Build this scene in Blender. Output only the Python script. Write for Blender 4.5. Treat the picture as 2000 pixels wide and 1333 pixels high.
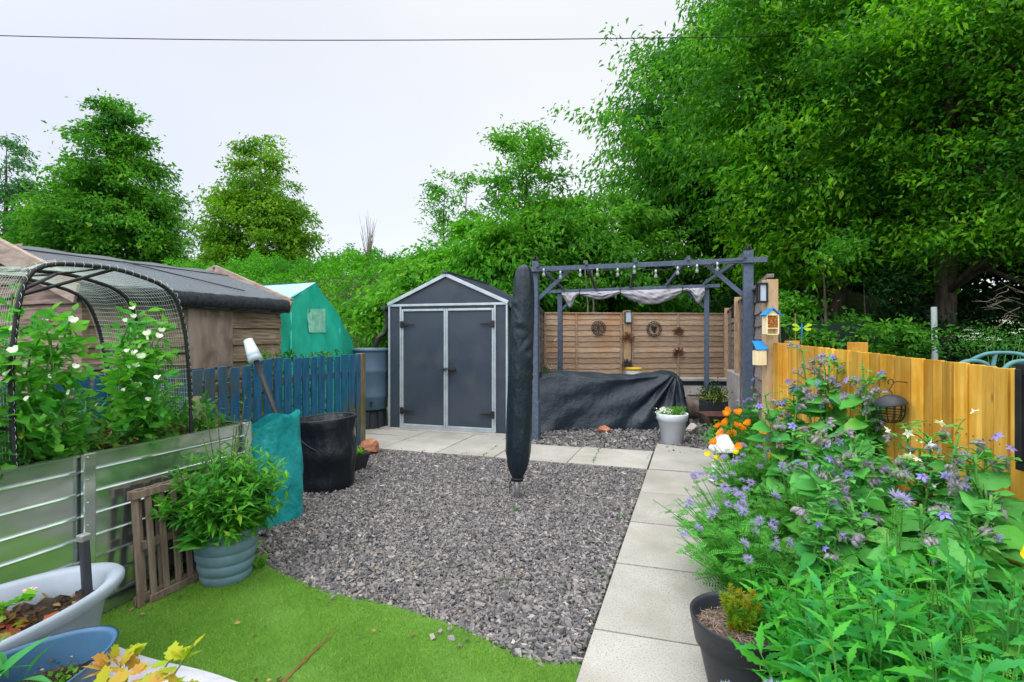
import bpy, math, random
import numpy as np
R = math.radians
PI = math.pi
scene = bpy.context.scene
for o in list(bpy.data.objects): bpy.data.objects.remove(o)

# ------------------------------------------------------------------ camera
EYE = 1.45
YAW = R(19.5)
CS, SN = math.cos(YAW), math.sin(YAW)
cam_d = bpy.data.cameras.new("camera"); cam = bpy.data.objects.new("camera", cam_d)
scene.collection.objects.link(cam); scene.camera = cam
cam_d.sensor_width = 36; cam_d.lens = 18.0; cam_d.clip_start = .05; cam_d.clip_end = 600
cam_d.shift_y = -0.00575
cam.location = (0, 0, EYE); cam.rotation_euler = (R(90), 0, YAW)

# ------------------------------------------------------------------ world (overcast) and sun
SUN_EL, SUN_AZ = R(54), R(196)   # behind the camera, slightly to its left
SUN_DIR = (math.sin(SUN_AZ)*math.cos(SUN_EL), math.cos(SUN_AZ)*math.cos(SUN_EL), math.sin(SUN_EL))
w = bpy.data.worlds.new("World"); scene.world = w; w.use_nodes = True
nt = w.node_tree; nt.nodes.clear()
out = nt.nodes.new('ShaderNodeOutputWorld')
sky = nt.nodes.new('ShaderNodeTexSky'); sky.sky_type = 'NISHITA'; sky.sun_disc = False
sky.sun_elevation = SUN_EL; sky.sun_rotation = SUN_AZ
bg1 = nt.nodes.new('ShaderNodeBackground'); bg1.inputs[1].default_value = .05
nt.links.new(sky.outputs[0], bg1.inputs[0])
tc = nt.nodes.new('ShaderNodeTexCoord')
nz = nt.nodes.new('ShaderNodeTexNoise'); nz.inputs['Scale'].default_value = 1.6; nz.inputs['Detail'].default_value = 3
mp = nt.nodes.new('ShaderNodeMapping'); mp.inputs['Scale'].default_value = (1, 1, 2.2)
nt.links.new(tc.outputs['Generated'], mp.inputs[0]); nt.links.new(mp.outputs[0], nz.inputs['Vector'])
# the cloud is thinner and warmer towards the right of the view
vm = nt.nodes.new('ShaderNodeVectorMath'); vm.operation = 'DOT_PRODUCT'; vm.inputs[1].default_value = (.55, .5, .65)
nt.links.new(tc.outputs['Generated'], vm.inputs[0])
ad = nt.nodes.new('ShaderNodeMath'); ad.operation = 'MULTIPLY_ADD'; ad.inputs[1].default_value = .8
nt.links.new(nz.outputs[0], ad.inputs[0]); nt.links.new(vm.outputs['Value'], ad.inputs[2])
rp = nt.nodes.new('ShaderNodeValToRGB'); rp.color_ramp.elements[0].position = .2; rp.color_ramp.elements[1].position = 1.15
rp.color_ramp.elements[0].color = (.71, .725, .81, 1); rp.color_ramp.elements[1].color = (.88, .88, .86, 1)
nt.links.new(ad.outputs[0], rp.inputs[0])
bg2 = nt.nodes.new('ShaderNodeBackground')
# overcast sky: about three times brighter overhead than at the horizon
sep = nt.nodes.new('ShaderNodeSeparateXYZ'); nt.links.new(tc.outputs['Generated'], sep.inputs[0])
mr = nt.nodes.new('ShaderNodeMapRange'); mr.interpolation_type = 'SMOOTHSTEP'
mr.inputs[1].default_value = .5; mr.inputs[2].default_value = 1.; mr.inputs[3].default_value = .97; mr.inputs[4].default_value = 2.0
nt.links.new(sep.outputs['Z'], mr.inputs[0]); 
# and brighter again round the veiled sun, behind the camera
vs = nt.nodes.new('ShaderNodeVectorMath'); vs.operation = 'DOT_PRODUCT'; vs.inputs[1].default_value = SUN_DIR
nt.links.new(tc.outputs['Generated'], vs.inputs[0])
lobe = nt.nodes.new('ShaderNodeMapRange'); lobe.interpolation_type = 'SMOOTHSTEP'
lobe.inputs[1].default_value = .15; lobe.inputs[2].default_value = 1.; lobe.inputs[3].default_value = 0.; lobe.inputs[4].default_value = 2.4
nt.links.new(vs.outputs['Value'], lobe.inputs[0])
sm_ = nt.nodes.new('ShaderNodeMath'); sm_.operation = 'ADD'; nt.links.new(mr.outputs[0], sm_.inputs[0]); nt.links.new(lobe.outputs[0], sm_.inputs[1])
nt.links.new(sm_.outputs[0], bg2.inputs[1])
nt.links.new(rp.outputs[0], bg2.inputs[0])
addn = nt.nodes.new('ShaderNodeAddShader')
nt.links.new(bg1.outputs[0], addn.inputs[0]); nt.links.new(bg2.outputs[0], addn.inputs[1]); nt.links.new(addn.outputs[0], out.inputs[0])
sl = bpy.data.lights.new("sun", 'SUN'); sl.energy = 1.0; sl.angle = R(24); sl.color = (1, .96, .9)
so = bpy.data.objects.new("sun", sl); scene.collection.objects.link(so)
import mathutils
so.rotation_euler = mathutils.Vector(SUN_DIR).to_track_quat('Z', 'Y').to_euler()
scene.view_settings.view_transform = 'Standard'; scene.view_settings.look = 'None'
scene.view_settings.exposure = 0.0; scene.view_settings.gamma = 1
scene.cycles.max_bounces = 8; scene.cycles.transparent_max_bounces = 8
scene.cycles.caustics_reflective = False; scene.cycles.caustics_refractive = False

# ------------------------------------------------------------------ helpers
def at(px, py, d):
    """a point of the photo (2000 x 1333) at depth d from the camera"""
    u = (px-1000)/1000; v = (655-py)/1000
    return np.array([d*(-SN+u*CS), d*(CS+u*SN), EYE+v*d])
def gr(px, py, z=0.): return at(px, py, (EYE-z)*1000/(py-655))
def on(px, d, z): p = at(px, 655, d); p[2] = z; return p
def zat(py, d): return EYE+(655-py)/1000*d
def A(*a): return np.array(a, float)
def nrm(v): v = np.asarray(v, float); return v/(np.linalg.norm(v, axis=-1, keepdims=True)+1e-12)
def lerp(a, b, t): return np.asarray(a, float)*(1-t)+np.asarray(b, float)*t
Z = A(0, 0, 1)

class MB:
    def __init__(s): s.V = []; s.P = []; s.n = 0
    def add(s, V, F):
        V = np.asarray(V, float).reshape(-1, 3)
        if isinstance(F, np.ndarray): s.P.append(F+s.n)
        else:
            by = {}
            for f in F: by.setdefault(len(f), []).append(f)
            for k in by: s.P.append(np.array(by[k], int)+s.n)
        s.V.append(V); s.n += len(V); return s
    def box(s, c, size, rot=None):
        x, y, z = [q/2 for q in size]
        V = A([-x,-y,-z],[x,-y,-z],[x,y,-z],[-x,y,-z],[-x,-y,z],[x,-y,z],[x,y,z],[-x,y,z])
        if rot is not None: V = V@np.asarray(rot).T
        return s.add(V+np.asarray(c, float), [(0,3,2,1),(4,5,6,7),(0,1,5,4),(1,2,6,5),(2,3,7,6),(3,0,4,7)])
    def beam(s, a, b, wd, ht, up=Z, ext=0):
        a = np.asarray(a, float); b = np.asarray(b, float); x = nrm(b-a); a = a-x*ext; b = b+x*ext
        y = np.cross(up, x)
        if np.linalg.norm(y) < 1e-3: y = np.cross(A(0,1,0), x)
        y = nrm(y); z = np.cross(x, y)
        return s.box((a+b)/2, (np.linalg.norm(b-a), wd, ht), np.stack([x, y, z], 1))
    def tube(s, pts, r, k=8, closed=False):
        pts = np.asarray(pts, float); n = len(pts); r = np.ones(n)*r if np.isscalar(r) else np.asarray(r, float)
        T = np.gradient(pts, axis=0); T = nrm(T)
        if closed: T = nrm(np.roll(pts, -1, 0)-np.roll(pts, 1, 0))
        ref = A(0, 0, 1) if abs(T[0][2]) < .9 else A(1, 0, 0)
        y = nrm(np.cross(ref, T[0])); V = []
        for i in range(n):
            y = y-T[i]*np.dot(y, T[i]); y = nrm(y); z = np.cross(T[i], y)
            a = np.arange(k)*2*PI/k
            V.append(pts[i]+r[i]*(np.outer(np.cos(a), y)+np.outer(np.sin(a), z)))
        F = []
        m = n if closed else n-1
        for i in range(m):
            j = (i+1) % n
            for q in range(k): F.append((i*k+q, i*k+(q+1) % k, j*k+(q+1) % k, j*k+q))
        if not closed and k > 2: F.append(tuple(range(k))[::-1]); F.append(tuple((n-1)*k+q for q in range(k)))
        return s.add(np.concatenate(V), F)
    def lathe(s, prof, k=32, c=(0,0,0), sx=1, sy=1, rot=0, fn=None, cap0=True, cap1=False):
        a = np.arange(k)*2*PI/k; V = []
        for (r, z) in prof:
            x = r*sx*np.cos(a); y = r*sy*np.sin(a)
            V.append(np.stack([x*math.cos(rot)-y*math.sin(rot), x*math.sin(rot)+y*math.cos(rot), np.full(k, z)], 1))
        V = np.concatenate(V)
        if fn is not None: V = fn(V)
        F = [(i*k+q, i*k+(q+1) % k, (i+1)*k+(q+1) % k, (i+1)*k+q) for i in range(len(prof)-1) for q in range(k)]
        if cap0: F.append(tuple(range(k))[::-1])
        if cap1: F.append(tuple((len(prof)-1)*k+q for q in range(k)))
        return s.add(V+np.asarray(c, float), F)
    def grid(s, P, cu=False, cv=False):
        P = np.asarray(P, float); nu, nv = P.shape[:2]
        F = [(i*nv+j, ((i+1) % nu)*nv+j, ((i+1) % nu)*nv+(j+1) % nv, i*nv+(j+1) % nv) for i in range(nu-(not cu)) for j in range(nv-(not cv))]
        return s.add(P.reshape(-1, 3), F)
    def poly(s, pts, thick=None):
        pts = np.asarray(pts, float); n = len(pts)
        if thick is None: return s.add(pts, [tuple(range(n))])
        t = np.asarray(thick, float)
        return s.add(np.concatenate([pts, pts+t]), [tuple(range(n))[::-1], tuple(range(n, 2*n))]+[(i, (i+1) % n, (i+1) % n+n, i+n) for i in range(n)])
    def ball(s, c, r, k=10, m=6, sz=1, jit=0, rng=None):
        a = np.arange(k)*2*PI/k; V = [[0, 0, -1]]
        for i in range(1, m):
            b = -PI/2+PI*i/m
            V += [[math.cos(b)*math.cos(q), math.cos(b)*math.sin(q), math.sin(b)] for q in a]
        V.append([0, 0, 1]); V = A(*V)
        if jit: V = V*(1+(rng.random((len(V), 1))-.5)*2*jit)
        V = V*np.asarray(r, float)*A(1, 1, sz)
        F = [(0, 1+(q+1) % k, 1+q) for q in range(k)]
        for i in range(m-2):
            for q in range(k): F.append((1+i*k+q, 1+i*k+(q+1) % k, 1+(i+1)*k+(q+1) % k, 1+(i+1)*k+q))
        L = len(V)-1; F += [(1+(m-2)*k+q, 1+(m-2)*k+(q+1) % k, L) for q in range(k)]
        return s.add(V+np.asarray(c, float), F)
    def mesh(s, name, off, smooth):
        me = bpy.data.meshes.new(name)
        V = np.concatenate(s.V)-off
        me.vertices.add(len(V)); me.vertices.foreach_set('co', V.astype(np.float32).ravel())
        idx = np.concatenate([p.ravel() for p in s.P]); tot = np.concatenate([np.full(len(p), p.shape[1]) for p in s.P])
        st = np.concatenate([[0], np.cumsum(tot)[:-1]])
        me.loops.add(len(idx)); me.loops.foreach_set('vertex_index', idx.astype(np.int32))
        me.polygons.add(len(tot)); me.polygons.foreach_set('loop_start', st.astype(np.int32)); me.polygons.foreach_set('loop_total', tot.astype(np.int32))
        me.polygons.foreach_set('use_smooth', np.full(len(tot), smooth))
        me.update(calc_edges=True); me.validate()
        return me

ORG = {}
def link(o): scene.collection.objects.link(o); return o
def tag(o, label=None, cat=None, group=None, kind=None):
    if label: o['label'] = label
    if cat: o['category'] = cat
    if group: o['group'] = group
    if kind: o['kind'] = kind
    return o
def thing(name, loc, label, cat, group=None):
    o = link(bpy.data.objects.new(name, None)); o.empty_display_size = .1
    o.location = tuple(float(q) for q in loc); ORG[o] = A(*o.location); return tag(o, label, cat, group)
def obj(name, mb, m, parent=None, smooth=False, bevel=0, loc=None):
    """one mesh object; vertices are given in world space"""
    off = ORG[parent] if parent is not None else (np.asarray(loc, float) if loc is not None else A(0,0,0))
    o = link(bpy.data.objects.new(name, mb.mesh(name, off, smooth))); o.data.materials.append(m)
    if parent is not None: o.parent = parent
    elif loc is not None: o.location = tuple(float(q) for q in loc)
    ORG[o] = off
    if bevel:
        b = o.modifiers.new('bevel', 'BEVEL'); b.width = bevel; b.segments = 2; b.limit_method = 'ANGLE'; b.angle_limit = R(40)
        if smooth: pass
    return o
def struct(name, mb, m, smooth=False, bevel=0): o = obj(name, mb, m, None, smooth, bevel); o['kind'] = 'structure'; return o
def dup(root, loc, rotz=0, label=None, scale=1):
    def cp(o, par):
        c = o.copy(); link(c); c.parent = par
        for ch in [q for q in KIDS.get(o, [])]: cp(ch, c)
        return c
    KIDS = {}
    for o in scene.objects:
        if o.parent is not None: KIDS.setdefault(o.parent, []).append(o)
    c = cp(root, None); c.location = tuple(float(q) for q in loc); c.rotation_euler = (0, 0, rotz); c.scale = (scale,)*3
    if label: c['label'] = label
    return c
def partcopy(src, parent, loc, rot=(0,0,0), scale=1):
    c = src.copy(); link(c); c.parent = parent
    c.location = tuple(np.asarray(loc, float)-ORG[parent]); c.rotation_euler = rot; c.scale = (scale,)*3
    return c

# ------------------------------------------------------------------ materials
def N(nt, t, **k):
    n = nt.nodes.new(t)
    for a, b in k.items():
        if a in n.inputs: n.inputs[a].default_value = b
        else: setattr(n, a, b)
    return n
def coords(nt, stretch=(1,1,1), kind='Object', rot=(0,0,0)):
    t = N(nt, 'ShaderNodeTexCoord'); m = N(nt, 'ShaderNodeMapping'); m.inputs['Scale'].default_value = stretch; m.inputs['Rotation'].default_value = rot
    nt.links.new(t.outputs[kind], m.inputs[0]); return m.outputs[0]
def noise(nt, scale, detail=4, stretch=(1,1,1), rough=.55, dist=0):
    n = N(nt, 'ShaderNodeTexNoise', Scale=scale, Detail=detail, Roughness=rough, Distortion=dist)
    nt.links.new(coords(nt, stretch), n.inputs['Vector']); return n.outputs[0]
def ramp(nt, fac, stops):
    r = N(nt, 'ShaderNodeValToRGB'); e = r.color_ramp.elements
    while len(e) < len(stops): e.new(.5)
    for q, (p, c) in zip(e, stops): q.position = p; q.color = (*c, 1) if len(c) == 3 else c
    nt.links.new(fac, r.inputs[0]); return r.outputs[0]
def mixc(nt, f, a, b, mode='MIX'):
    m = N(nt, 'ShaderNodeMix', data_type='RGBA', blend_type=mode)
    for v, i in ((f, 0), (a, 6), (b, 7)):
        if hasattr(v, 'links') or hasattr(v, 'is_linked'): nt.links.new(v, m.inputs[i])
        else: m.inputs[i].default_value = v if i == 0 else (*v, 1)
    return m.outputs[2]
def newmat(name):
    m = bpy.data.materials.new(name); m.use_nodes = True; return m, m.node_tree, m.node_tree.nodes['Principled BSDF']
def bumpn(nt, b, h, strength, dist=.01):
    n = N(nt, 'ShaderNodeBump', Strength=strength, Distance=dist); nt.links.new(h, n.inputs['Height']); nt.links.new(n.outputs[0], b.inputs['Normal'])
def island(nt): return N(nt, 'ShaderNodeNewGeometry').outputs['Random Per Island']
def surf(name, c1, c2=None, scale=6, rough=.6, bump=.3, bscale=40, metal=0, stretch=(1,1,1), isl=0, dist=.004, spec=.3, c3=None, s3=1.5, lo=.35, hi=.65, coat=0, det=4):
    m, nt, b = newmat(name); c2 = c2 or c1
    f = noise(nt, scale, det, stretch)
    col = ramp(nt, f, [(lo, c1), (hi, c2)])
    if c3:
        f3 = noise(nt, s3, 5, (1,1,1)); col = mixc(nt, ramp(nt, f3, [(.5, (0,0,0)), (.68, (1,1,1))]), col, c3)
    if isl:
        v = N(nt, 'ShaderNodeMapRange'); v.inputs[3].default_value = 1-isl; v.inputs[4].default_value = 1+isl
        nt.links.new(island(nt), v.inputs[0]); h = N(nt, 'ShaderNodeVectorMath', operation='SCALE')
        nt.links.new(col, h.inputs[0]); nt.links.new(v.outputs[0], h.inputs['Scale']); col = h.outputs[0]
    nt.links.new(col, b.inputs['Base Color'])
    b.inputs['Roughness'].default_value = rough; b.inputs['Metallic'].default_value = metal
    b.inputs['Specular IOR Level'].default_value = spec; b.inputs['Coat Weight'].default_value = coat
    if bump: bumpn(nt, b, noise(nt, bscale, 5, stretch), bump, dist)
    return m
def leafm(name, c1, c2, c3=None, trans=.3, rough=.5, big=.6, spec=.14, veins=False):
    """leaf: colour per leaf between c1 and c2, larger patches towards c3"""
    m, nt, b = newmat(name)
    col = ramp(nt, island(nt), [(0, tuple(.75*q for q in c1)), (.25, c1), (.965, c2), (1, (c2[0]*.5+.17, c2[1]*.5+.16, c2[2]*.5+.02))] if name.endswith('leaves') else [(0, c1), (1, c2)])
    if c3: col = mixc(nt, ramp(nt, noise(nt, big, 3), [(.45, (0,0,0)), (.62, (1,1,1))]), col, c3)
    nt.links.new(col, b.inputs['Base Color']); b.inputs['Roughness'].default_value = rough; b.inputs['Specular IOR Level'].default_value = spec
    if veins: bumpn(nt, b, noise(nt, 60, 3), .6, .004)
    tr = N(nt, 'ShaderNodeBsdfTranslucent'); br = mixc(nt, 1., col, (1.5, 1.9, .8), 'MULTIPLY'); nt.links.new(br, tr.inputs[0])
    mx = N(nt, 'ShaderNodeMixShader'); mx.inputs[0].default_value = trans
    nt.links.new(b.outputs[0], mx.inputs[1]); nt.links.new(tr.outputs[0], mx.inputs[2])
    nt.links.new(mx.outputs[0], nt.nodes['Material Output'].inputs['Surface']); return m
def glassm(name, col=(1,1,1), rough=.02, alpha=.25):
    m, nt, b = newmat(name); b.inputs['Base Color'].default_value = (*col, 1); b.inputs['Roughness'].default_value = rough
    b.inputs['Alpha'].default_value = alpha; b.inputs['Specular IOR Level'].default_value = 1; return m

M = {}
M['bark'] = surf('bark', (.035,.028,.02), (.09,.075,.055), 14, .9, 1, 30, stretch=(1,1,.25), dist=.02)
M['palebark'] = surf('pale_bark', (.12,.1,.07), (.25,.22,.17), 14, .9, .6, 30, stretch=(1,1,.25), dist=.01)
M['stem'] = surf('green_stem', (.05,.19,.03), (.10,.27,.05), 20, .6, 0, spec=.15)
M['redstem'] = surf('red_stem', (.12,.05,.03), (.1,.12,.04), 20, .6, 0)
M['soil'] = surf('soil', (.02,.014,.01), (.06,.042,.028), 30, .95, 1, 60, dist=.02)
M['slab'] = None
M['dark_plastic'] = surf('dark_plastic', (.022,.026,.032), (.03,.034,.042), 5, .45, .15, 200)
M['black_metal'] = surf('black_metal', (.012,.012,.014), (.022,.02,.02), 10, .5, .2, 90)
M['shed_panel'] = surf('shed_panel', (.029,.040,.056), (.042,.055,.075), 1.6, .42, .35, 220, dist=.0015, c3=(.048,.058,.070), s3=2.5)
M['alu'] = surf('aluminium', (.34,.40,.43), (.45,.50,.53), 7, .38, .1, 60, metal=.35)
M['galv'] = None
M['timber_grey'] = surf('painted_grey_timber', (.058,.082,.12), (.09,.118,.168), 9, .7, .8, 22, stretch=(2.5,2.5,2.5), isl=.12, dist=.004)
M['fence_wood'] = surf('weathered_fence', (.29,.185,.11), (.42,.315,.225), 7, .85, .8, 26, stretch=(1,1,9), isl=.28, dist=.004, c3=(.34,.18,.08), s3=1.1)
M['fence_post'] = surf('fence_post', (.30,.19,.10), (.46,.33,.2), 7, .8, .6, 22, stretch=(8,8,1), dist=.004, c3=(.42,.22,.06), s3=1.6)
M['side_wood'] = surf('greyed_fence', (.15,.125,.115), (.25,.21,.185), 7, .85, .8, 26, stretch=(1,1,9), isl=.2, dist=.004)
def knotwood(name, c1, c2, c3, ck, isl):
    m = surf(name, c1, c2, 3.2, .6, .5, 16, stretch=(6,6,.7), isl=isl, dist=.004, c3=c3, s3=2.4, det=5); nt = m.node_tree; b = nt.nodes['Principled BSDF']
    src = b.inputs['Base Color'].links[0].from_socket; v = N(nt, 'ShaderNodeTexVoronoi', Scale=2.6); nt.links.new(coords(nt, (2.4, 2.4, 1)), v.inputs['Vector'])
    f = ramp(nt, v.outputs['Distance'], [(.03, (.85,.85,.85)), (.085, (0,0,0))]); col = mixc(nt, f, src, ck)
    v2 = N(nt, 'ShaderNodeTexVoronoi', Scale=1.7); nt.links.new(coords(nt, (2.2, 2.2, .55)), v2.inputs['Vector'])
    f2 = ramp(nt, v2.outputs['Distance'], [(.12, (.7,.7,.7)), (.3, (0,0,0))]); nt.links.new(mixc(nt, f2, col, c3), b.inputs['Base Color']); return m
M['yellow_wood'] = knotwood('fresh_treated_wood', (.46,.225,.014), (.68,.40,.075), (.48,.20,.008), (.16,.06,.012), .36)
M['post_wood'] = knotwood('pale_post_wood', (.40,.27,.15), (.52,.38,.24), (.42,.25,.10), (.14,.07,.03), .0)
M['blue_paint'] = surf('blue_flaking_paint', (.010,.085,.18), (.022,.145,.28), 5, .7, .8, 26, stretch=(6,6,1), isl=.35, dist=.004, c3=(.075,.10,.09), s3=1.5)
M['old_post'] = surf('mossy_old_timber', (.12,.09,.05), (.20,.16,.09), 6, .85, .7, 26, stretch=(6,6,1), dist=.004, c3=(.07,.1,.03), s3=4)
M['shed_wood'] = surf('old_shed_boards', (.12,.08,.052), (.46,.36,.25), 3, .85, 1, 18, stretch=(1.3,1.3,16), isl=.3, dist=.008, c3=(.17,.135,.085), s3=3.1, lo=.3, hi=.72, det=6)
M['gable_wood'] = surf('red_brown_gable_boards', (.08,.04,.03), (.34,.25,.21), 3, .85, .9, 18, stretch=(1.2,1.2,14), isl=.3, lo=.3, hi=.75, det=7, dist=.004)
M['barge'] = surf('bleached_bargeboard', (.22,.16,.13), (.42,.35,.29), 5, .85, .7, 22, stretch=(1.2,5,5), dist=.004, c3=(.15,.09,.075), s3=1.6, lo=.25, hi=.75, det=7)
M['felt'] = surf('roof_felt', (.07,.085,.10), (.14,.16,.18), 60, .9, .7, 220, dist=.003, c3=(.10,.11,.12), s3=1.5)
M['green_sheet'] = surf('green_tent_sheet', (.015,.36,.24), (.03,.48,.34), 3, .25, .9, 6, stretch=(1,1,.5), dist=.03)
M['pale_sheet'] = surf('bleached_tent_roof', (.22,.40,.46), (.30,.48,.54), 3, .35, .3, 7, dist=.02)
M['teal_bag'] = surf('teal_woven_plastic', (.005,.21,.22), (.02,.33,.33), 6, .30, .8, 9, dist=.03)
M['black_fabric'] = surf('black_fabric', (.005,.008,.012), (.009,.013,.019), 5, .42, .9, 9, dist=.02)
M['tarp'] = surf('dark_tarpaulin', (.011,.018,.028), (.018,.027,.040), 3, .40, .8, 7, dist=.035)
M['umbrella'] = surf('navy_black_cover', (.008,.015,.022), (.013,.022,.030), 3, .33, .9, 9, stretch=(1,1,.5), dist=.03)
M['steel'] = surf('grey_steel', (.3,.3,.31), (.4,.4,.4), 8, .4, .1, 50, metal=.7)
M['butt'] = surf('blue_grey_plastic', (.05,.095,.14), (.065,.115,.165), 4, .45, .15, 120, dist=.002)
M['blue_pot'] = surf('pale_blue_pot', (.13,.225,.285), (.17,.28,.34), 5, .5, .2, 90, dist=.002, c3=(.10,.18,.21), s3=5)
M['grey_planter'] = surf('pale_grey_planter', (.26,.31,.37), (.33,.38,.44), 5, .5, .25, 120, dist=.002)
M['slate_planter'] = surf('slate_blue_planter', (.035,.095,.18), (.05,.13,.23), 4, .4, .15, 120, dist=.002)
M['white_pot'] = surf('white_pot', (.64,.68,.73), (.73,.76,.80), 5, .4, .15, 60, dist=.002)
M['fabric_grey'] = surf('mauve_grey_canopy', (.25,.245,.27), (.34,.335,.355), 6, .8, .6, 18, dist=.01)
M['white_cloth'] = surf('white_cloth', (.42,.43,.50), (.56,.57,.62), 8, .8, .8, 30, dist=.01)
M['rock_red'] = surf('red_sandstone', (.34,.13,.07), (.5,.24,.14), 8, .9, 1, 26, dist=.02)
M['rock_pale'] = surf('pale_rock', (.35,.32,.28), (.62,.58,.52), 12, .9, 1, 20, dist=.03, c3=(.08,.07,.06), s3=14)
M['concrete'] = surf('concrete', (.26,.25,.23), (.36,.34,.31), 4, .85, .5, 50, dist=.004)
M['pale_wall'] = surf('pale_rendered_wall', (.28,.27,.25), (.40,.38,.35), 3, .85, .5, 30, dist=.006)
M['white'] = surf('white_paint', (.62,.63,.62), (.72,.72,.7), 5, .5, .1, 50)
M['frost'] = surf('frosted_glass', (.30,.37,.42), (.42,.49,.54), 3, .25, 0)
M['bright_blue'] = surf('bright_blue_paint', (.01,.19,.55), (.015,.24,.62), 5, .45, .2, 60)
M['pale_ply'] = surf('pale_plywood', (.72,.60,.34), (.82,.72,.46), 5, .6, .3, 40, stretch=(4,4,1))
M['straw'] = surf('bamboo_ends', (.35,.12,.03), (.6,.25,.06), 60, .8, .5, 60, isl=.5)
M['cane'] = surf('cane', (.25,.16,.06), (.35,.24,.1), 9, .7, .2, 30)
M['rust'] = surf('rusty_wire', (.10,.035,.02), (.17,.07,.04), 10, .8, .3, 60)
M['greywire'] = surf('grey_wire', (.03,.035,.04), (.07,.075,.08), 10, .7, .3, 60)
M['yellow_tub'] = surf('yellow_tub', (.75,.48,.02), (.80,.55,.04), 6, .5, .1, 50)
M['teal_tube'] = surf('teal_painted_tube', (.05,.16,.17), (.09,.23,.24), 8, .5, .3, 60)
M['lime'] = surf('lime_plastic', (.15,.55,.02), (.6,.65,.03), 30, .3, 0)
M['copper'] = surf('brown_glazed_metal', (.07,.03,.025), (.14,.07,.055), 6, .35, .4, 20)
M['brown_pot'] = surf('mottled_brown_pot', (.10,.07,.06), (.26,.21,.18), 5, .5, .3, 40)
M['net'] = surf('pale_green_netting', (.42,.52,.45), (.55,.62,.57), 9, .6, 0)
M['rubber'] = surf('black_rubber', (.012,.014,.016), (.022,.024,.026), 9, .55, .2, 50)
M['cable'] = surf('black_cable', (.02,.02,.02), (.03,.03,.03), 9, .6, 0)
M['mesh_green'] = surf('dark_green_screen', (.004,.016,.009), (.01,.026,.015), 20, .85, .6, 90)
M['khaki_screen'] = surf('khaki_wind_screen', (.06,.085,.035), (.085,.11,.05), 6, .85, .5, 90)
M['paper'] = surf('faded_card', (.45,.35,.2), (.15,.32,.2), 14, .8, 0)
M['clear'] = glassm('clear_plastic', (.8,.9,.95), .12, .45)
M['bulb'] = glassm('bulb_glass', (.6,.65,.68), .03, .25)
# leaves
M['lf_far'] = leafm('lime_tree_leaves', (.05,.20,.012), (.13,.33,.025), (.03,.14,.015), .35)
M['lf_far2'] = leafm('yellow_green_leaves', (.10,.24,.01), (.19,.35,.02), (.075,.19,.012), .35)
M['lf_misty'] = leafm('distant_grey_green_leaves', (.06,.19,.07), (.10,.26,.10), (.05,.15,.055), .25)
M['lf_mid'] = leafm('fresh_green_leaves', (.075,.25,.02), (.17,.40,.035), (.055,.20,.02), .4)
M['lf_cherry'] = leafm('cherry_leaves', (.05,.22,.012), (.16,.40,.018), (.04,.18,.018), .3, big=.5)
M['lf_right'] = leafm('vivid_green_leaves', (.045,.20,.006), (.18,.40,.010), (.03,.13,.010), .33, big=.5)
M['lf_dark'] = leafm('dark_green_shaded_leaves', (.007,.04,.008), (.022,.085,.014), (.006,.03,.008), .2)  # near-black green; shade under the trees is put into the leaf colour
M['lf_ivy'] = leafm('ivy_leaves', (.03,.15,.01), (.10,.29,.015), (.02,.10,.01), .3)
M['lf_bank'] = leafm('bank_leaves', (.055,.24,.01), (.14,.40,.02), (.04,.18,.012), .3, big=.45)
M['lf_pea'] = leafm('pea_leaves', (.08,.31,.03), (.17,.44,.05), (.06,.27,.06), .4, big=3)
M['lf_weed'] = leafm('weed_leaves', (.035,.15,.02), (.08,.24,.03), None, .3)
M['lf_pot'] = leafm('lanceolate_leaves', (.06,.25,.02), (.14,.41,.04), (.045,.20,.03), .35, big=5)
M['lf_bor'] = leafm('borage_leaves', (.045,.27,.055), (.13,.41,.10), (.08,.32,.035), .3, .6, big=4, veins=True)
M['lf_phac'] = leafm('ferny_leaves', (.05,.26,.03), (.11,.38,.05), None, .3)
M['lf_bright'] = leafm('toothed_bright_leaves', (.022,.20,.018), (.10,.46,.04), (.035,.27,.07), .36, .42, big=3.5)
M['lf_feather'] = leafm('feathery_leaves', (.05,.26,.025), (.10,.36,.04), None, .3)
M['lf_golden'] = leafm('golden_leaves', (.38,.38,.02), (.26,.44,.03), (.46,.24,.06), .35, big=9)
M['lf_sage'] = leafm('sage_leaves', (.04,.24,.06), (.08,.32,.09), None, .25, .7, veins=True)
M['lf_red'] = leafm('strawberry_leaves', (.32,.05,.03), (.10,.26,.03), (.30,.12,.03), .3, big=12)
M['lf_dead'] = leafm('dead_leaves', (.09,.05,.025), (.34,.23,.10), None, .1)
M['lf_yg'] = leafm('yellow_green_conifer', (.10,.27,.012), (.22,.36,.02), (.36,.28,.02), .3, big=9)
M['lf_var'] = leafm('variegated_leaves', (.09,.16,.03), (.5,.5,.16), None, .2)
M['pt_white'] = leafm('white_petals', (.78,.80,.72), (.85,.85,.8), None, .25)
M['pt_blue'] = leafm('violet_blue_petals', (.18,.17,.62), (.34,.28,.74), None, .3)
M['pt_lav'] = leafm('lavender_petals', (.40,.32,.72), (.58,.48,.82), None, .3)
M['pt_bud'] = leafm('mauve_hairy_buds', (.26,.23,.28), (.42,.37,.42), (.20,.28,.15), .2, big=12)
M['pt_orange'] = leafm('orange_petals', (.95,.20,.01), (.98,.34,.012), None, .3)
M['pt_yellow'] = leafm('yellow_petals', (.95,.55,.01), (.95,.68,.02), None, .3)
M['pt_pink'] = leafm('pink_petals', (.8,.35,.4), (.85,.5,.5), None, .3)

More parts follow.
